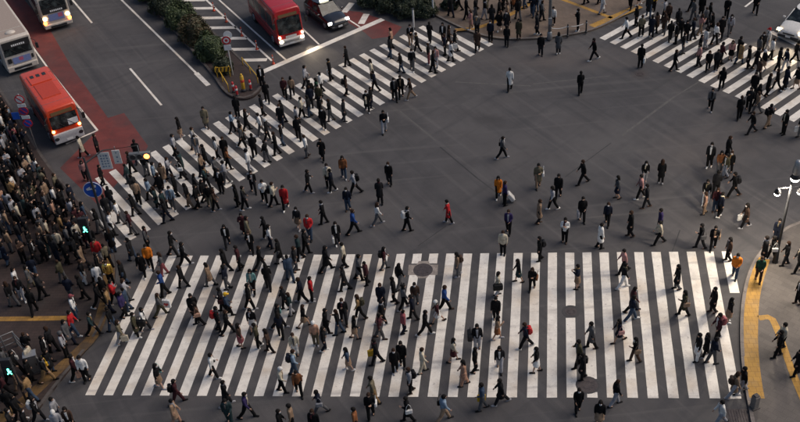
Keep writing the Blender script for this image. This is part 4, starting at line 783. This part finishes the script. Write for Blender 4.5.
# every person: tile origin -> "x y direction top bottom head [bag ...]" in six-fold enlarged tile pixels; x y is where the feet stand
PEOPLE = {
(400, 0): """65 268 D j.black t.tan s sh.white
178 250 U j.black t.charcoal s
105 312 L j.black t.black s
258 258 D j.charcoal t.black s
290 272 R c.brown t.black l
326 302 R j.black t.black s tb.white
268 328 L j.navy t.black s
172 380 L j.black t.rose s
215 396 D j.pink t.pale b
75 418 D j.charcoal t.grey s
460 302 D c.brown t.black s
422 172 L c.pink t.tan l
458 206 D j.grey t.black s
538 247 D j.navy t.black s
590 182 D j.black k.black l
634 186 D c.charcoal t.black s
634 276 U j.black t.charcoal s
705 231 D c.olive t.brown b
394 112 R j.black t.black s
455 62 L j.grey t.black s
502 116 R j.black t.pale s
610 62 L j.navy t.black s
670 56 D c.rust t.black b
786 96 D j.navy t.denim s""",
(533, 0): """45 91 R j.white t.black s
25 206 L c.charcoal t.black s
118 157 D j.white t.black s
265 183 L7 j.black t.black s
45 330 D j.black t.charcoal s
150 319 U c.grey t.charcoal b
360 356 L8 j.black t.black s
410 82 R c.white t.pale l
312 22 L j.brown t.black s
392 20 L j.black t.black s
576 51 D j.black t.black s
626 31 L j.navy k.black b
552 226 L8 j.white t.black s
640 219 U j.khaki t.black s
700 223 U c.navy t.black s
776 201 U c.brown t.grey l
716 63 D j.yellow t.black s
636 401 U j.black t.black s tb.white""",
(666, 0): """10 136 D j.brown t.black s
150 62 L8 j.black t.black s
160 122 L j.grey t.grey s
206 96 D c.black t.black s
251 138 R j.black t.charcoal s
200 206 R j.pink t.tan l
56 260 L j.black t.black s
80 226 D j.charcoal t.black s
121 243 D j.black t.black b
151 239 L j.navy t.charcoal s
356 111 D j.black t.black s
322 226 D c.black t.black s
376 207 D j.pale t.grey l
286 266 R j.white t.black s
231 291 L j.white t.pale b
191 397 L j.pink t.charcoal s
320 387 R j.maroon t.black s
246 420 D j.black t.black b
296 421 D j.charcoal t.black s
385 357 D j.pink k.black l
421 352 R j.black t.black s
498 407 L j.black t.black s
522 410 R c.black t.charcoal s
565 312 D j.charcoal t.black l
600 296 L j.white t.pale v.red
570 417 L c.black k.tan w.white
762 367 R8 j.black t.black s
700 420 L j.navy t.white s
664 421 R j.black t.black s
528 82 D j.black t.black s
46 421 R j.black t.black s""",
(133, 70): """290 406 L c.black k.tan l
440 346 D c.khaki t.grey s
596 372 R j.sky t.charcoal s
625 282 U j.black t.black s
680 357 R c.black t.black b
770 102 D j.black t.black s
776 272 L j.charcoal t.black s
765 387 L j.white t.grey s
370 470 R j.pale t.black s
652 428 L j.black t.black s""",
(266, 70): """116 167 D j.maroon t.black s
311 167 L j.green t.black l
240 106 R j.pale t.charcoal s
321 212 D j.olive t.black s
346 352 D j.black t.charcoal s
329 286 R c.black t.black s
386 302 L j.black t.grey s
479 152 R j.brown t.black l bp.black
386 62 L j.black t.black s tb.white
632 62 L j.cream t.black l
604 247 D c.black t.black s tb.cream
650 127 L j.navy t.black s
766 182 D j.black t.black s
705 372 D j.black t.pale s sh.white
215 287 R p.cream t.black s
95 332 D c.black t.navy s
10 192 U j.black t.black s
12 420 R j.charcoal t.black w.white""",
(400, 70): """652 119 U c.white t.black s
65 171 L8 j.brown t.tan s
8 162 D j.black t.black s""",
(533, 70): """280 141 U j.black t.black s""",
(666, 70): """326 112 U j.black t.black l sh.brown
262 238 D j.grey t.black s
515 152 D j.black t.black s
596 157 R c.black t.black s
658 114 L j.black t.black b
695 119 R c.navy t.black s
770 112 L c.black k.tan l
432 291 U j.black t.black s
486 242 D j.charcoal t.black s
535 217 R j.black t.black l
505 376 L8 j.black t.charcoal s
536 257 L j.tan t.grey b
600 341 R j.black t.tan s bp.black
695 381 L j.black t.black s
794 402 L j.black t.grey s tb.white""",
(0, 140): """500 101 L c.cream t.black s
590 91 R j.charcoal t.black s
516 242 D j.pink t.charcoal l""",
(133, 140): """36 132 U j.black t.navy s
186 262 D c.tan t.black l
146 272 R j.sky t.black s
300 232 L j.black t.charcoal s sh.white
256 102 R j.pale t.black s
386 92 D j.grey t.pale b
440 162 L j.black t.black s
441 292 R j.teal t.black s
516 112 L j.white t.black l
546 112 D j.black t.black s
570 172 R j.rust t.black l
560 262 L j.pale t.grey s
530 312 D j.black t.black s
700 196 L j.white t.pale w.black
726 102 U j.black t.black s
720 312 D j.black t.charcoal s
655 46 R j.grey t.black s
786 372 D j.white t.black s
626 392 L c.black t.black b
668 413 R j.charcoal t.black s
345 402 L j.black t.tan s
386 406 R j.black t.black s
466 402 D j.black t.khaki s
492 418 R j.brown t.black l
176 332 U j.black t.black s
206 402 R j.pale t.charcoal b
150 402 L c.teal t.black l
240 412 D j.sky t.grey s
40 382 U j.tan t.black s""",
(266, 140): """66 87 L j.black t.black s
246 101 L j.white t.grey s
338 119 D c.black t.black s
50 391 R p.cream t.black s bp.black
120 409 D c.red t.black s
256 311 R j.black t.black s sh.white
375 281 D j.cream t.black s
396 306 L j.navy t.charcoal s
466 226 D p.rust t.denim l
531 321 L8 j.pale t.black s bp.black
736 266 D j.black t.charcoal s
680 373 U c.charcoal t.black s
490 416 D j.navy t.denim s
346 496 L j.black t.black s
196 528 D j.charcoal k.tan s""",
(400, 140): """606 109 R8 j.grey t.black s sh.black
585 341 D c.orange t.black l
622 386 R j.purple t.black s""",
(533, 140): """30 281 D c.khaki t.tan s sh.white
149 346 D j.black t.black s
116 411 L j.pale t.black l
295 259 L8 j.black t.black s
290 482 D j.black t.black s tb.pale
500 347 L j.grey k.navy l
660 256 D j.black t.pale l
636 346 L j.pink t.black s
670 401 L j.charcoal t.charcoal s
757 256 U c.black t.black l
440 502 D j.navy t.black b
576 572 L c.black t.charcoal s
750 552 L j.purple t.black s
34 495 R c.tan t.charcoal s""",
(666, 140): """255 161 D j.charcoal t.black s
356 122 R j.black t.black s
320 201 D j.rust t.grey l
370 201 D j.black t.black s
346 217 L j.olive t.pale s
396 336 L8 j.black t.black s bp.charcoal
232 376 D j.black t.white s
290 332 U j.charcoal t.black s
292 426 D j.maroon t.denim l
224 440 L j.peach t.tan b
466 518 L c.brown t.black l tb.white""",
(0, 210): """216 316 R j.black t.charcoal s sh.white
310 262 D j.charcoal t.teal s
370 263 D j.cream t.black s
480 252 R j.black t.black s sh.white
470 302 L j.charcoal t.black s
565 242 D j.black t.black w.white
600 132 L j.black t.grey s
600 312 D p.red t.pale s
512 440 R j.black t.white s
572 432 L j.charcoal t.black b
602 392 R j.black t.black s
140 535 D j.charcoal t.pale s
192 462 R c.grey t.khaki b
668 440 D p.gold t.black s
722 82 L j.white t.grey s""",
(133, 210): """95 237 R j.grey t.black s
110 346 D p.orange t.black s
246 272 R j.black t.charcoal s
312 336 R8 j.black t.black s sh.white
70 391 D c.black t.black s
190 386 L j.grey t.rose l
565 216 D j.black t.charcoal l
666 152 D c.maroon t.black s
690 177 R c.khaki t.tan s
640 352 L j.maroon t.black s
706 252 D j.black t.black b
762 352 R8 j.black t.charcoal s
796 172 L c.black t.black s""",
(266, 210): """30 226 R j.white t.navy l
265 171 D p.red t.denim s
205 296 L j.teal t.black s
240 262 R j.black t.black s
426 206 D j.black t.charcoal b tb.white
522 140 R8 j.blue t.black s
665 86 R8 j.white t.grey l
470 336 L j.cream t.black s
362 361 R8 c.black t.black s
180 366 R j.charcoal t.grey s
556 413 R c.grey t.black s
706 351 R j.maroon t.grey l bp.black""",
(400, 210): """290 76 L c.red t.black s
45 123 R j.black t.black s bp.white
645 136 D j.purple t.black s
345 391 L j.tan t.grey l bp.brown
612 263 D p.cream t.black s
705 427 L j.black k.teal l""",
(533, 210): """187 191 D7 j.white t.black s
395 226 R c.white t.black s
40 299 L j.black t.black s bp.charcoal
535 371 L8 j.pink t.black s
746 201 L8 j.cream t.black s
262 466 L7 j.navy k.tan s""",
(666, 210): """200 226 L j.black t.charcoal s sh.grey
276 233 D j.black t.black s sh.tan
365 301 L j.brown t.black l
405 401 D p.orange t.denim s
310 38 R j.navy t.black s
650 192 D j.navy t.navy s
604 302 L j.black t.black l sh.white
592 306 L c.black t.black s
705 326 L j.black t.charcoal b
780 366 L j.charcoal t.black s
545 420 D j.green t.brown s
62 470 L c.black t.grey l""",
(0, 280): """460 231 R j.white t.denim v.rose
450 326 R j.red t.denim s
562 326 R8 j.teal t.black s
510 112 L j.black t.black s
602 161 R8 j.black t.black s
690 141 R p.red t.black s
762 131 R j.pale t.grey b
746 221 R p.purple t.black s
730 376 R c.khaki t.pale l tb.cream
290 481 R j.black t.charcoal s
402 452 R j.pale t.black w.grey""",
(133, 280): """170 211 R8 j.grey t.olive l
192 92 L j.blue t.black s
80 301 R j.white t.charcoal s lb.black
30 336 R c.olive t.black s
396 263 L j.brown t.black l sh.peach
376 232 D c.black t.black s
515 302 R j.black t.black s bp.red
546 192 L j.charcoal t.black s sh.maroon
570 216 R j.denim t.black v.yellow
570 321 R8 j.black t.black s
720 72 D j.mint t.black l
700 172 R j.black t.black s sh.white
720 302 D j.black k.white l
645 401 R j.brown k.rose l
750 401 L j.olive t.black s""",
(266, 280): """82 286 R8 j.black t.black s sh.mint
155 207 L j.teal t.pale b
265 126 R j.red t.black s
230 131 L j.navy t.black s
230 277 R8 c.black k.tan l
360 311 R c.black t.black s
466 256 D j.black t.charcoal s
560 226 L j.camel t.black l bp.olive
530 346 R c.black k.tan l
690 167 D c.navy t.black s
690 262 R j.black t.black s
680 346 R j.maroon t.grey s sh.pink
766 136 L j.black t.black s
300 386 D j.peach t.khaki w.white
350 421 R j.black t.navy s
180 455 D j.cream t.white s
25 426 L j.brown t.black l
495 534 L j.denim k.tan l
660 497 L j.black t.black s tb.yellow""",
(400, 280): """95 152 D j.brown t.grey s
265 183 R8 j.blue t.black s
225 251 L8 j.maroon k.white w.white
152 326 R8 j.black t.black s
80 232 L j.navy t.charcoal s
25 172 R j.grey t.black s
570 246 D j.black t.black s
578 351 R j.tan k.rust l
580 91 R c.cream t.pale b lb.black
745 401 L8 j.navy t.black s bp.red
460 413 D j.black t.pale s lb.charcoal
318 482 R j.cream k.maroon l
785 56 D j.black t.black l sh.rust""",
(533, 280): """586 186 R8 j.maroon t.black s
580 241 R8 j.navy t.denim s
508 366 L8 j.navy k.navy l sh.pink
345 403 L c.grey t.black s
602 484 L j.black t.brown l sh.tan
268 512 L j.olive t.black s
20 546 L j.black k.white s
532 47 R j.black t.white s""",
(666, 280): """100 208 L c.olive t.black l sh.tan
275 191 L c.black t.charcoal s
365 251 R j.black k.tan l
300 356 L j.maroon t.black s bp.rose
240 470 L c.black t.black l
670 430 L j.cream t.black s
780 141 L j.black t.black b""",
(0, 351): """110 141 R8 j.black t.black s sh.white
118 222 L c.tan t.tan l
290 181 R8 j.black t.camel s sh.yellow
470 171 R j.maroon t.black s tb.peach
516 176 D j.white t.black s
126 411 R j.black t.black s
240 420 R j.black t.charcoal s bp.white
352 422 R j.pale t.navy s
432 470 D j.brown t.black b
95 490 R j.charcoal t.black s
178 492 R j.black t.black s
372 496 D j.pale t.black w.white""",
(133, 351): """165 219 R j.black k.tan l sh.mint
270 311 R8 j.maroon t.maroon s bp.black
485 156 R j.white t.black s sh.black
560 321 R c.black t.charcoal s
685 396 R8 j.purple t.black s
262 432 R c.tan t.peach s
580 432 D j.teal t.teal s""",
(266, 351): """175 146 R j.sky t.denim s bp.navy
100 241 R j.cream t.black w.white
200 256 D j.rust t.black s
326 371 L8 j.navy t.grey s sh.pale
645 306 L c.khaki t.camel s
626 396 D j.black t.black s sh.white
165 472 L j.tan t.black s
300 494 D j.black t.black s
540 486 L j.rust t.black s
95 494 R c.black t.black s
770 126 D j.black t.black s""",
(400, 351): """135 126 R j.cream t.cream s
65 246 L j.pale t.black s bp.black
15 92 D j.black t.black s
50 416 L c.black t.black s sh.white
260 416 R8 j.sky t.tan s sh.black
490 346 L j.denim t.grey s tb.yellow
382 201 L c.peach t.peach l
445 126 R j.black t.black s
592 112 D j.charcoal t.pale l
600 311 L8 c.black t.charcoal s""",
(533, 351): """292 166 L c.black t.black s lb.black
265 361 D j.black t.black s
485 321 R j.black t.pale s
390 442 D j.black k.tan l""",
(666, 351): """400 271 R c.tan t.pale b bp.brown
440 250 L j.black t.pale s
315 442 L8 j.white t.pale s
190 53 L j.black t.white s
252 56 R j.navy t.grey s
666 16 L j.black t.black s
770 141 L c.black t.black s"""}
DIRS = {'L': (-1, .12), 'R': (1, -.12), 'U': (.1, -1), 'D': (-.1, 1)}
def ordn(n): return f"{n}{'th' if 10 <= n % 100 <= 20 else {1: 'st', 2: 'nd', 3: 'rd'}.get(n % 10, 'th')}"
def zone(p):
    if inside(p, PL_L): return 'plaza', 'on the left plaza'
    if inside(p, PL_R): return 'east', 'on the right pavement'
    if inside(p, PL_N): return 'north', 'on the far brick pavement'
    x, y = p; xs = x-CK*y/CW; n = int(math.floor((-xs+SW*.5)/PS+.5))+2
    if -.5 < y < CW+.4 and 1 <= n <= 36: return f'front{n}', f"{ordn(n)} front-crossing stripe from right, {'near end' if y < 3.2 else 'middle' if y < 6.8 else 'far end'}"
    v = Vector((x, y, 0)); k = (v-A).dot(dUL)/pUL; dd = (v-A-dUL*(v-A).dot(dUL)).length*(1 if (v-A).dot(sUL) > 0 else -1)
    if -1 <= k <= NUL+1 and -1.1 < dd < 8.2: n = max(1, int(k)+1); return f'ul{n}', f"upper-left crossing, {ordn(n)} stripe from far end"
    k = (v-C0).dot(dUR)/pUR; dd = (v-C0-dUR*(v-C0).dot(dUR)).length*(1 if (v-C0).dot(sUR) > 0 else -1)
    if -1 <= k <= NUR+1 and -1.0 < dd < 7.2: n = max(1, int(k)+1); return f'ur{n}', f"upper-right crossing, {ordn(n)} stripe from left end"
    if y < -.4: return 'below', 'on asphalt below front crossing'
    if y > 30: return 'beyond', 'on asphalt by far pavement'
    return 'open', 'on open central asphalt'
TOPN = dict(j='jacket', p='puffer jacket', c='long coat'); BOTN = dict(t='trousers', k='skirt'); BAGN = dict(bp='backpack', sh='shoulder bag', tb='tote bag', lb='duffel bag')
SKIN = ((.5, .31, .22), (.44, .27, .19), (.55, .35, .26)); HAIRC = ((.008, .007, .007), (.010, .008, .007), (.012, .009, .008), (.035, .018, .011))
def jit(c, r, a=.18): k = 1+r.uniform(-a, a); return (c[0]*k, c[1]*k, c[2]*k, 1)
REC = []
for (ox, oy), txt in PEOPLE.items():
    for ln in txt.split('\n'):
        w = ln.split(); X, Y = ox+float(w[0])/5.94, oy+float(w[1])/5.94; g0 = px(X, Y); z = gz(g0)
        if z: g0 = px(X, Y, z)
        d = DIRS[w[2][0]]; g1 = px(X+d[0]*8, Y+d[1]*8, z)-g0
        REC.append(dict(p=g0, px=(X, Y), hd=math.atan2(g1.y, g1.x), dir=w[2][0], pose=w[2][1:], top=w[3].split('.'), bot=w[4].split('.'), head=w[5].split('.'), bags=[q.split('.') for q in w[6:]]))
# push apart figures that would overlap, keep them on the ground
for _ in range(12):
    for i, a in enumerate(REC):
        for b in REC[i+1:]:
            dv = b['p']-a['p']
            if abs(dv.x) < .5 and abs(dv.y) < .5 and dv.length < .5:
                s = (Vector((1, 0, 0)) if dv.length < 1e-3 else dv.normalized())*(.5-dv.length)*.3; a['p'] = a['p']-s; b['p'] = b['p']+s
def clothes_phrase(r):
    f = f"person in {r['top'][1]} {TOPN[r['top'][0]]}, {r['bot'][1]} {BOTN[r['bot'][0]]}"
    return f.replace('pale ', 'light-grey ')
from collections import defaultdict
for r in REC: r['zone'], r['where'] = zone((r['p'].x, r['p'].y))
def lab(r):
    return f"{clothes_phrase(r)}, {r['where']}"
grp = defaultdict(list)
for r in REC: r['label'] = lab(r); grp[r['label']].append(r)
for l, rs in grp.items():
    if len(rs) > 1:
        rs.sort(key=lambda r: r['px'][0])
        for k, r in enumerate(rs): r['label'] = f"{l}, {ordn(k+1)} such from left" if len(rs) > 3 else f"{l}, {('left', 'right')[k] if len(rs) == 2 else ('left', 'middle', 'right')[k]} one"
def person(r, idx):
    rr = random.Random(idx*31+5); T, Bt = r['top'], r['bot']
    if r['pose']: k = int(r['pose'])
    elif any(b[0] in ('sh',) for b in r['bags']): k = 5
    else: k = rr.choice((0, 1, 2, 3, 4, 9, 10, 11, 9, 10, 2, 3, 6))
    ps = POSES[k]; woman = r['head'][0] in 'lb' or Bt[0] == 'k'; s = rr.uniform(.93, 1.02)*(.94 if woman else 1.0)
    root = empty('person', r['p'], r['hd']-math.pi/2+rr.uniform(-.22, .22)); root.scale = (s, s, s); tag(root, r['label'], 'person', 'people in the crossing')
    o = link('body', ps['body'], root); legc = None
    skin = rr.choice(SKIN); o.color = (*skin, 1)
    j = link({'j': 'jacket', 'p': 'puffer_jacket', 'c': 'long_coat'}[T[0]], ps[T[0]], root); j.color = jit(CLR[T[1]], rr)
    if T[1] == 'gold': j.material_slots[0].link = 'OBJECT'; j.material_slots[0].material = MT['foil']
    b = link('trousers' if Bt[0] == 't' else 'skirt', ps[Bt[0]], root); b.color = jit(CLR[Bt[1]], rr)
    h = link({'w': 'knit_cap', 'v': 'peaked_cap'}.get(r['head'][0], 'hair'), HAIR[r['head'][0]], root); h.location = ps['head']; h.scale = (1.1, 1.1, 1.08)
    h.color = jit(CLR[r['head'][1]], rr) if r['head'][0] in 'wv' else (*rr.choice(HAIRC), 1)
    if r['head'][0] in 'wv': hh = link('hair', HAIR['b' if woman else 's'], root); hh.location = ps['head']; hh.scale = (.97, .97, .97); hh.color = (*HAIRC[0], 1)
    sc = CLR[rr.choice(('black', 'black', 'charcoal', 'white', 'brown', 'black', 'pale'))]
    for sd_ in (-1, 1):
        a, shn = ps['legs'][sd_][2], ps['legs'][sd_][3]; sh = link('shoe', SHOE, root); sh.location = a; sh.rotation_euler = (rad(max(-45, min(14, shn*.8 if shn < 0 else shn*.5))), 0, 0); sh.color = (*sc, 1)
    if rr.random() < .42: mk_ = link('face_mask', MASK, root); mk_.location = ps['head']; mk_.color = (*rr.choice(((.66, .66, .66), (.66, .66, .66), (.02, .02, .022))), 1)
    x_ = rr.random()
    if x_ < .34 and T[0] == 'j': q_ = link('shirt_front', ps['shirt'], root); q_.color = jit(CLR[rr.choice(('white', 'white', 'pale', 'cream', 'grey', 'tan', 'black'))], rr)
    elif x_ > .8: q_ = link('scarf', ps['scarf'], root); q_.color = jit(CLR[rr.choice(('grey', 'camel', 'cream', 'maroon', 'charcoal', 'pale', 'khaki'))], rr)
    root_m = Matrix.Translation(r['p']) @ Matrix.Rotation(root.rotation_euler.z, 4, 'Z') @ Matrix.Scale(s, 4)
    for bk, bc in r['bags']:
        if bk == 'bp': loc = ps['U'](0, -.2, 1.22)
        elif bk == 'tb': sh, el, wr, rb = ps['arms'][1]; loc = wr+rb*.12
        elif bk == 'lb': loc = ps['U'](.34, -.05, 1.0)
        else: loc = ps['U'](-.27, -.02, .98)
        bo = link(BAGN[bk].replace(' ', '_'), BAG[bk]); bo.matrix_world = root_m @ Matrix.Translation(loc); bo.color = jit(CLR[bc], rr)
        tag(bo, f"{bc if bc != 'pale' else 'light-grey'} {BAGN[bk]} carried by {clothes_phrase(r)}", 'bag', 'bags carried by the walkers'); r.setdefault('bo', []).append((bo, bc, bk))
    return root
for i, r in enumerate(REC): person(r, i)
# bag labels that coincide get the place as well
bl = defaultdict(list)
for r in REC:
    for bo, bc, bk in r.get('bo', []): bl[bo['label']].append((bo, r))
for l, v in bl.items():
    if len(v) > 1:
        for bo, r in v: bo['label'] = (l.split(', ')[0].replace('carried by person in', 'with')+', '+r['where'])
bl = defaultdict(list)
for r in REC:
    for bo, bc, bk in r.get('bo', []): bl[bo['label']].append((r['px'][0], bo))
for l, v in bl.items():
    if len(v) > 1:
        for k, (_, bo) in enumerate(sorted(v, key=lambda t: t[0])): bo['label'] = f"{l}, {ordn(k+1)} such from left"
# wheeled suitcase beside the person in orange, shopping bag with a heart
def suitcase(p, rz, c, label):
    root = empty('suitcase', p, rz); tag(root, label, 'suitcase'); root.rotation_euler = (.62, 0, rz); root.location.z += .075; root.scale = (.88, .88, .88)
    o = box('shell', -.24, .24, -.14, .14, .07, .72, 'cream' if c == 'white' else 'black', root, .06, 3); o.data.materials[0] = MT['whitepaint'] if c == 'white' else MT['black']
    for x in (-.19, .19):
        for y in (-.1, .1): tube('wheel', [(x-.015, y, .035), (x+.015, y, .035)], .034, 'rubber', root, 8)
    for x in (-.1, .1): tube('handle_bar', [(x, -.1, .7), (x, -.1, 1.02)], .012, 'galv', root, 6)
    tube('handle', [(-.12, -.1, 1.02), (.12, -.1, 1.02)], .02, 'black', root, 6); box('seam', -.245, .245, -.008, .008, .1, .69, 'metal', root)
suitcase(px(514, 201), -1.45, 'white', 'white tilted wheeled suitcase pulled behind the walker in purple')
b = px(169, 312)+Vector((0, 0, .35)); root = empty('shopping_bag', b, -.1); tag(root, 'white shopping bag with red heart near the left end of front crossing', 'bag')
bm = bmesh.new(); bbox(bm, -.2, .2, -.07, .07, 0, .5, .015); link('sack', frombm('sack', bm, 'signwhite'), root)
hp = [(.011*16*math.sin(t)**3*.75, -.075, .24+.011*(13*math.cos(t)-5*math.cos(2*t)-2*math.cos(3*t)-math.cos(4*t))*.75) for t in (2*math.pi*k/24 for k in range(24))]
link('heart', mesh('heart', hp+[(x, y-.006, z) for x, y, z in hp], [list(range(24, 48))]+[[k, (k+1) % 24, 24+(k+1) % 24, 24+k] for k in range(24)], 'signred'), root)
for y in (-.05, .05): tube('handle', [(-.09, y, .49), (-.05, y*.5, .63), (.05, y*.5, .63), (.09, y, .49)], .009, 'signwhite', root, 5)

# ------------------------------------------------------------------ the packed crowd on the plaza: too many and too dense to pick apart
crowd_px = [(-6, 104), (8, 118), (28, 150), (45, 180), (62, 198), (80, 212), (92, 226), (92, 246), (82, 258), (60, 270), (35, 262), (15, 266), (-8, 262)]
cp = [P2(*p, KB) for p in crowd_px]; xs = [p[0] for p in cp]; ys = [p[1] for p in cp]; rc = random.Random(3); spots = []
busy = [(r['p'].x, r['p'].y) for r in REC]; tries = 0
lumps = [(rc.uniform(min(xs), max(xs)), rc.uniform(min(ys), max(ys))) for _ in range(12)]
while tries < 9000 and len(spots) < 122:
    tries += 1; q = (rc.uniform(min(xs), max(xs)), rc.uniform(min(ys), max(ys)))
    if min(math.hypot(q[0]-a, q[1]-b_) for a, b_ in lumps) < .7 and rc.random() < .93: continue
    if inside(q, cp) and all((q[0]-a)**2+(q[1]-b_)**2 > .46**2 for a, b_ in spots) and all((q[0]-a)**2+(q[1]-b_)**2 > .4**2 for a, b_ in busy): spots.append(q)
n1 = len(spots)
for poly_px, num, gap in ((((98, 178), (130, 172), (165, 168), (215, 168), (240, 182), (205, 205), (165, 225), (135, 240), (110, 235)), 20, .8), (((215, 125), (300, 85), (385, 48), (440, 40), (470, 52), (400, 92), (330, 130), (262, 165)), 18, .8),
        (((104, 252), (150, 246), (140, 300), (112, 338), (96, 340)), 9, .8), (((190, 262), (425, 258), (420, 345), (300, 350), (160, 330)), 14, .9), (((-4, 265), (60, 272), (85, 262), (100, 285), (80, 330), (-4, 312)), 9, .9), (((-4, 372), (30, 352), (75, 345), (62, 375), (30, 415), (-4, 425)), 13, .75), (((640, 14), (700, 22), (790, 62), (790, 95), (720, 70), (630, 35)), 14, .8), (((440, 12), (540, 0), (545, 30), (470, 33)), 14, .7)):
    cq = [P2(*p) for p in poly_px]; xs = [p[0] for p in cq]; ys = [p[1] for p in cq]; tries = 0; m0 = len(spots)
    while tries < 4000 and len(spots) < m0+num:
        tries += 1; q = (rc.uniform(min(xs), max(xs)), rc.uniform(min(ys), max(ys)))
        if inside(q, cq) and all((q[0]-a)**2+(q[1]-b_)**2 > gap**2 for a, b_ in spots[m0:]) and all((q[0]-a)**2+(q[1]-b_)**2 > .5**2 for a, b_ in busy): spots.append(q)
def arrs(me):
    v = np.empty(len(me.vertices)*3); me.vertices.foreach_get('co', v); f = [tuple(p.vertices) for p in me.polygons]; return v.reshape(-1, 3), f
CACHE = {}
def ga(me):
    if me.name not in CACHE: CACHE[me.name] = arrs(me)
    return CACHE[me.name]
VV, FF, CC, base = [], [], [], 0
darkish = ['black']*18+['charcoal']*6+['navy']*4+['grey']*2+['brown', 'olive', 'pale', 'white', 'khaki', 'maroon', 'tan', 'denim', 'pale', 'rose', 'teal', 'cream', 'white', 'peach', 'grey', 'white', 'pale', 'camel', 'sky', 'tan']
for qi, q in enumerate(spots):
    ps = POSES[rc.choice((6, 6, 7, 2, 3, 6) if qi < n1 else (0, 1, 2, 3, 4, 9, 10))]; s = rc.uniform(.88, 1.02); a = (rc.gauss(-1.2, .7) if qi < n1 else rc.choice((-1.5, 1.6, .3))+rc.gauss(0, .3)); z = gz(q)
    top_, bot_ = CLR[rc.choice(darkish)], CLR[rc.choice(('black', 'charcoal', 'navy', 'grey', 'denim', 'black'))]
    parts = [(ps['body'], rc.choice(SKIN), Vector()), (ps[rc.choice('jjcp')], top_, Vector()), (ps['t'], bot_, Vector()), (HAIR[rc.choice('sslbs')], rc.choice(HAIRC), ps['head'])]
    for sd_ in (-1, 1): parts.append((SHOE, CLR['black'], ps['legs'][sd_][2]))
    ca, sa = math.cos(a)*s, math.sin(a)*s
    for me, c, off in parts:
        v, f = ga(me); v = v+np.array(off); w = np.stack([v[:, 0]*ca-v[:, 1]*sa+q[0], v[:, 0]*sa+v[:, 1]*ca+q[1], v[:, 2]*s+z], 1)
        VV.append(w); FF += [tuple(i+base for i in t) for t in f]; CC.append(np.tile([*c, 1], (len(w), 1))); base += len(w)
me = bpy.data.meshes.new('crowd'); me.from_pydata(np.concatenate(VV).tolist(), [], FF); me.materials.append(MT['crowdcloth'])
ca_ = me.color_attributes.new('col', 'FLOAT_COLOR', 'POINT'); ca_.data.foreach_set('color', np.concatenate(CC).ravel()); me.polygons.foreach_set('use_smooth', [True]*len(me.polygons))
cr = link('crowd', me); tag(cr, 'dark crowd packed on the left plaza and spilling thinly onto the crossings', 'crowd', kind='stuff')
print('people', len(REC), 'crowd', len(spots))
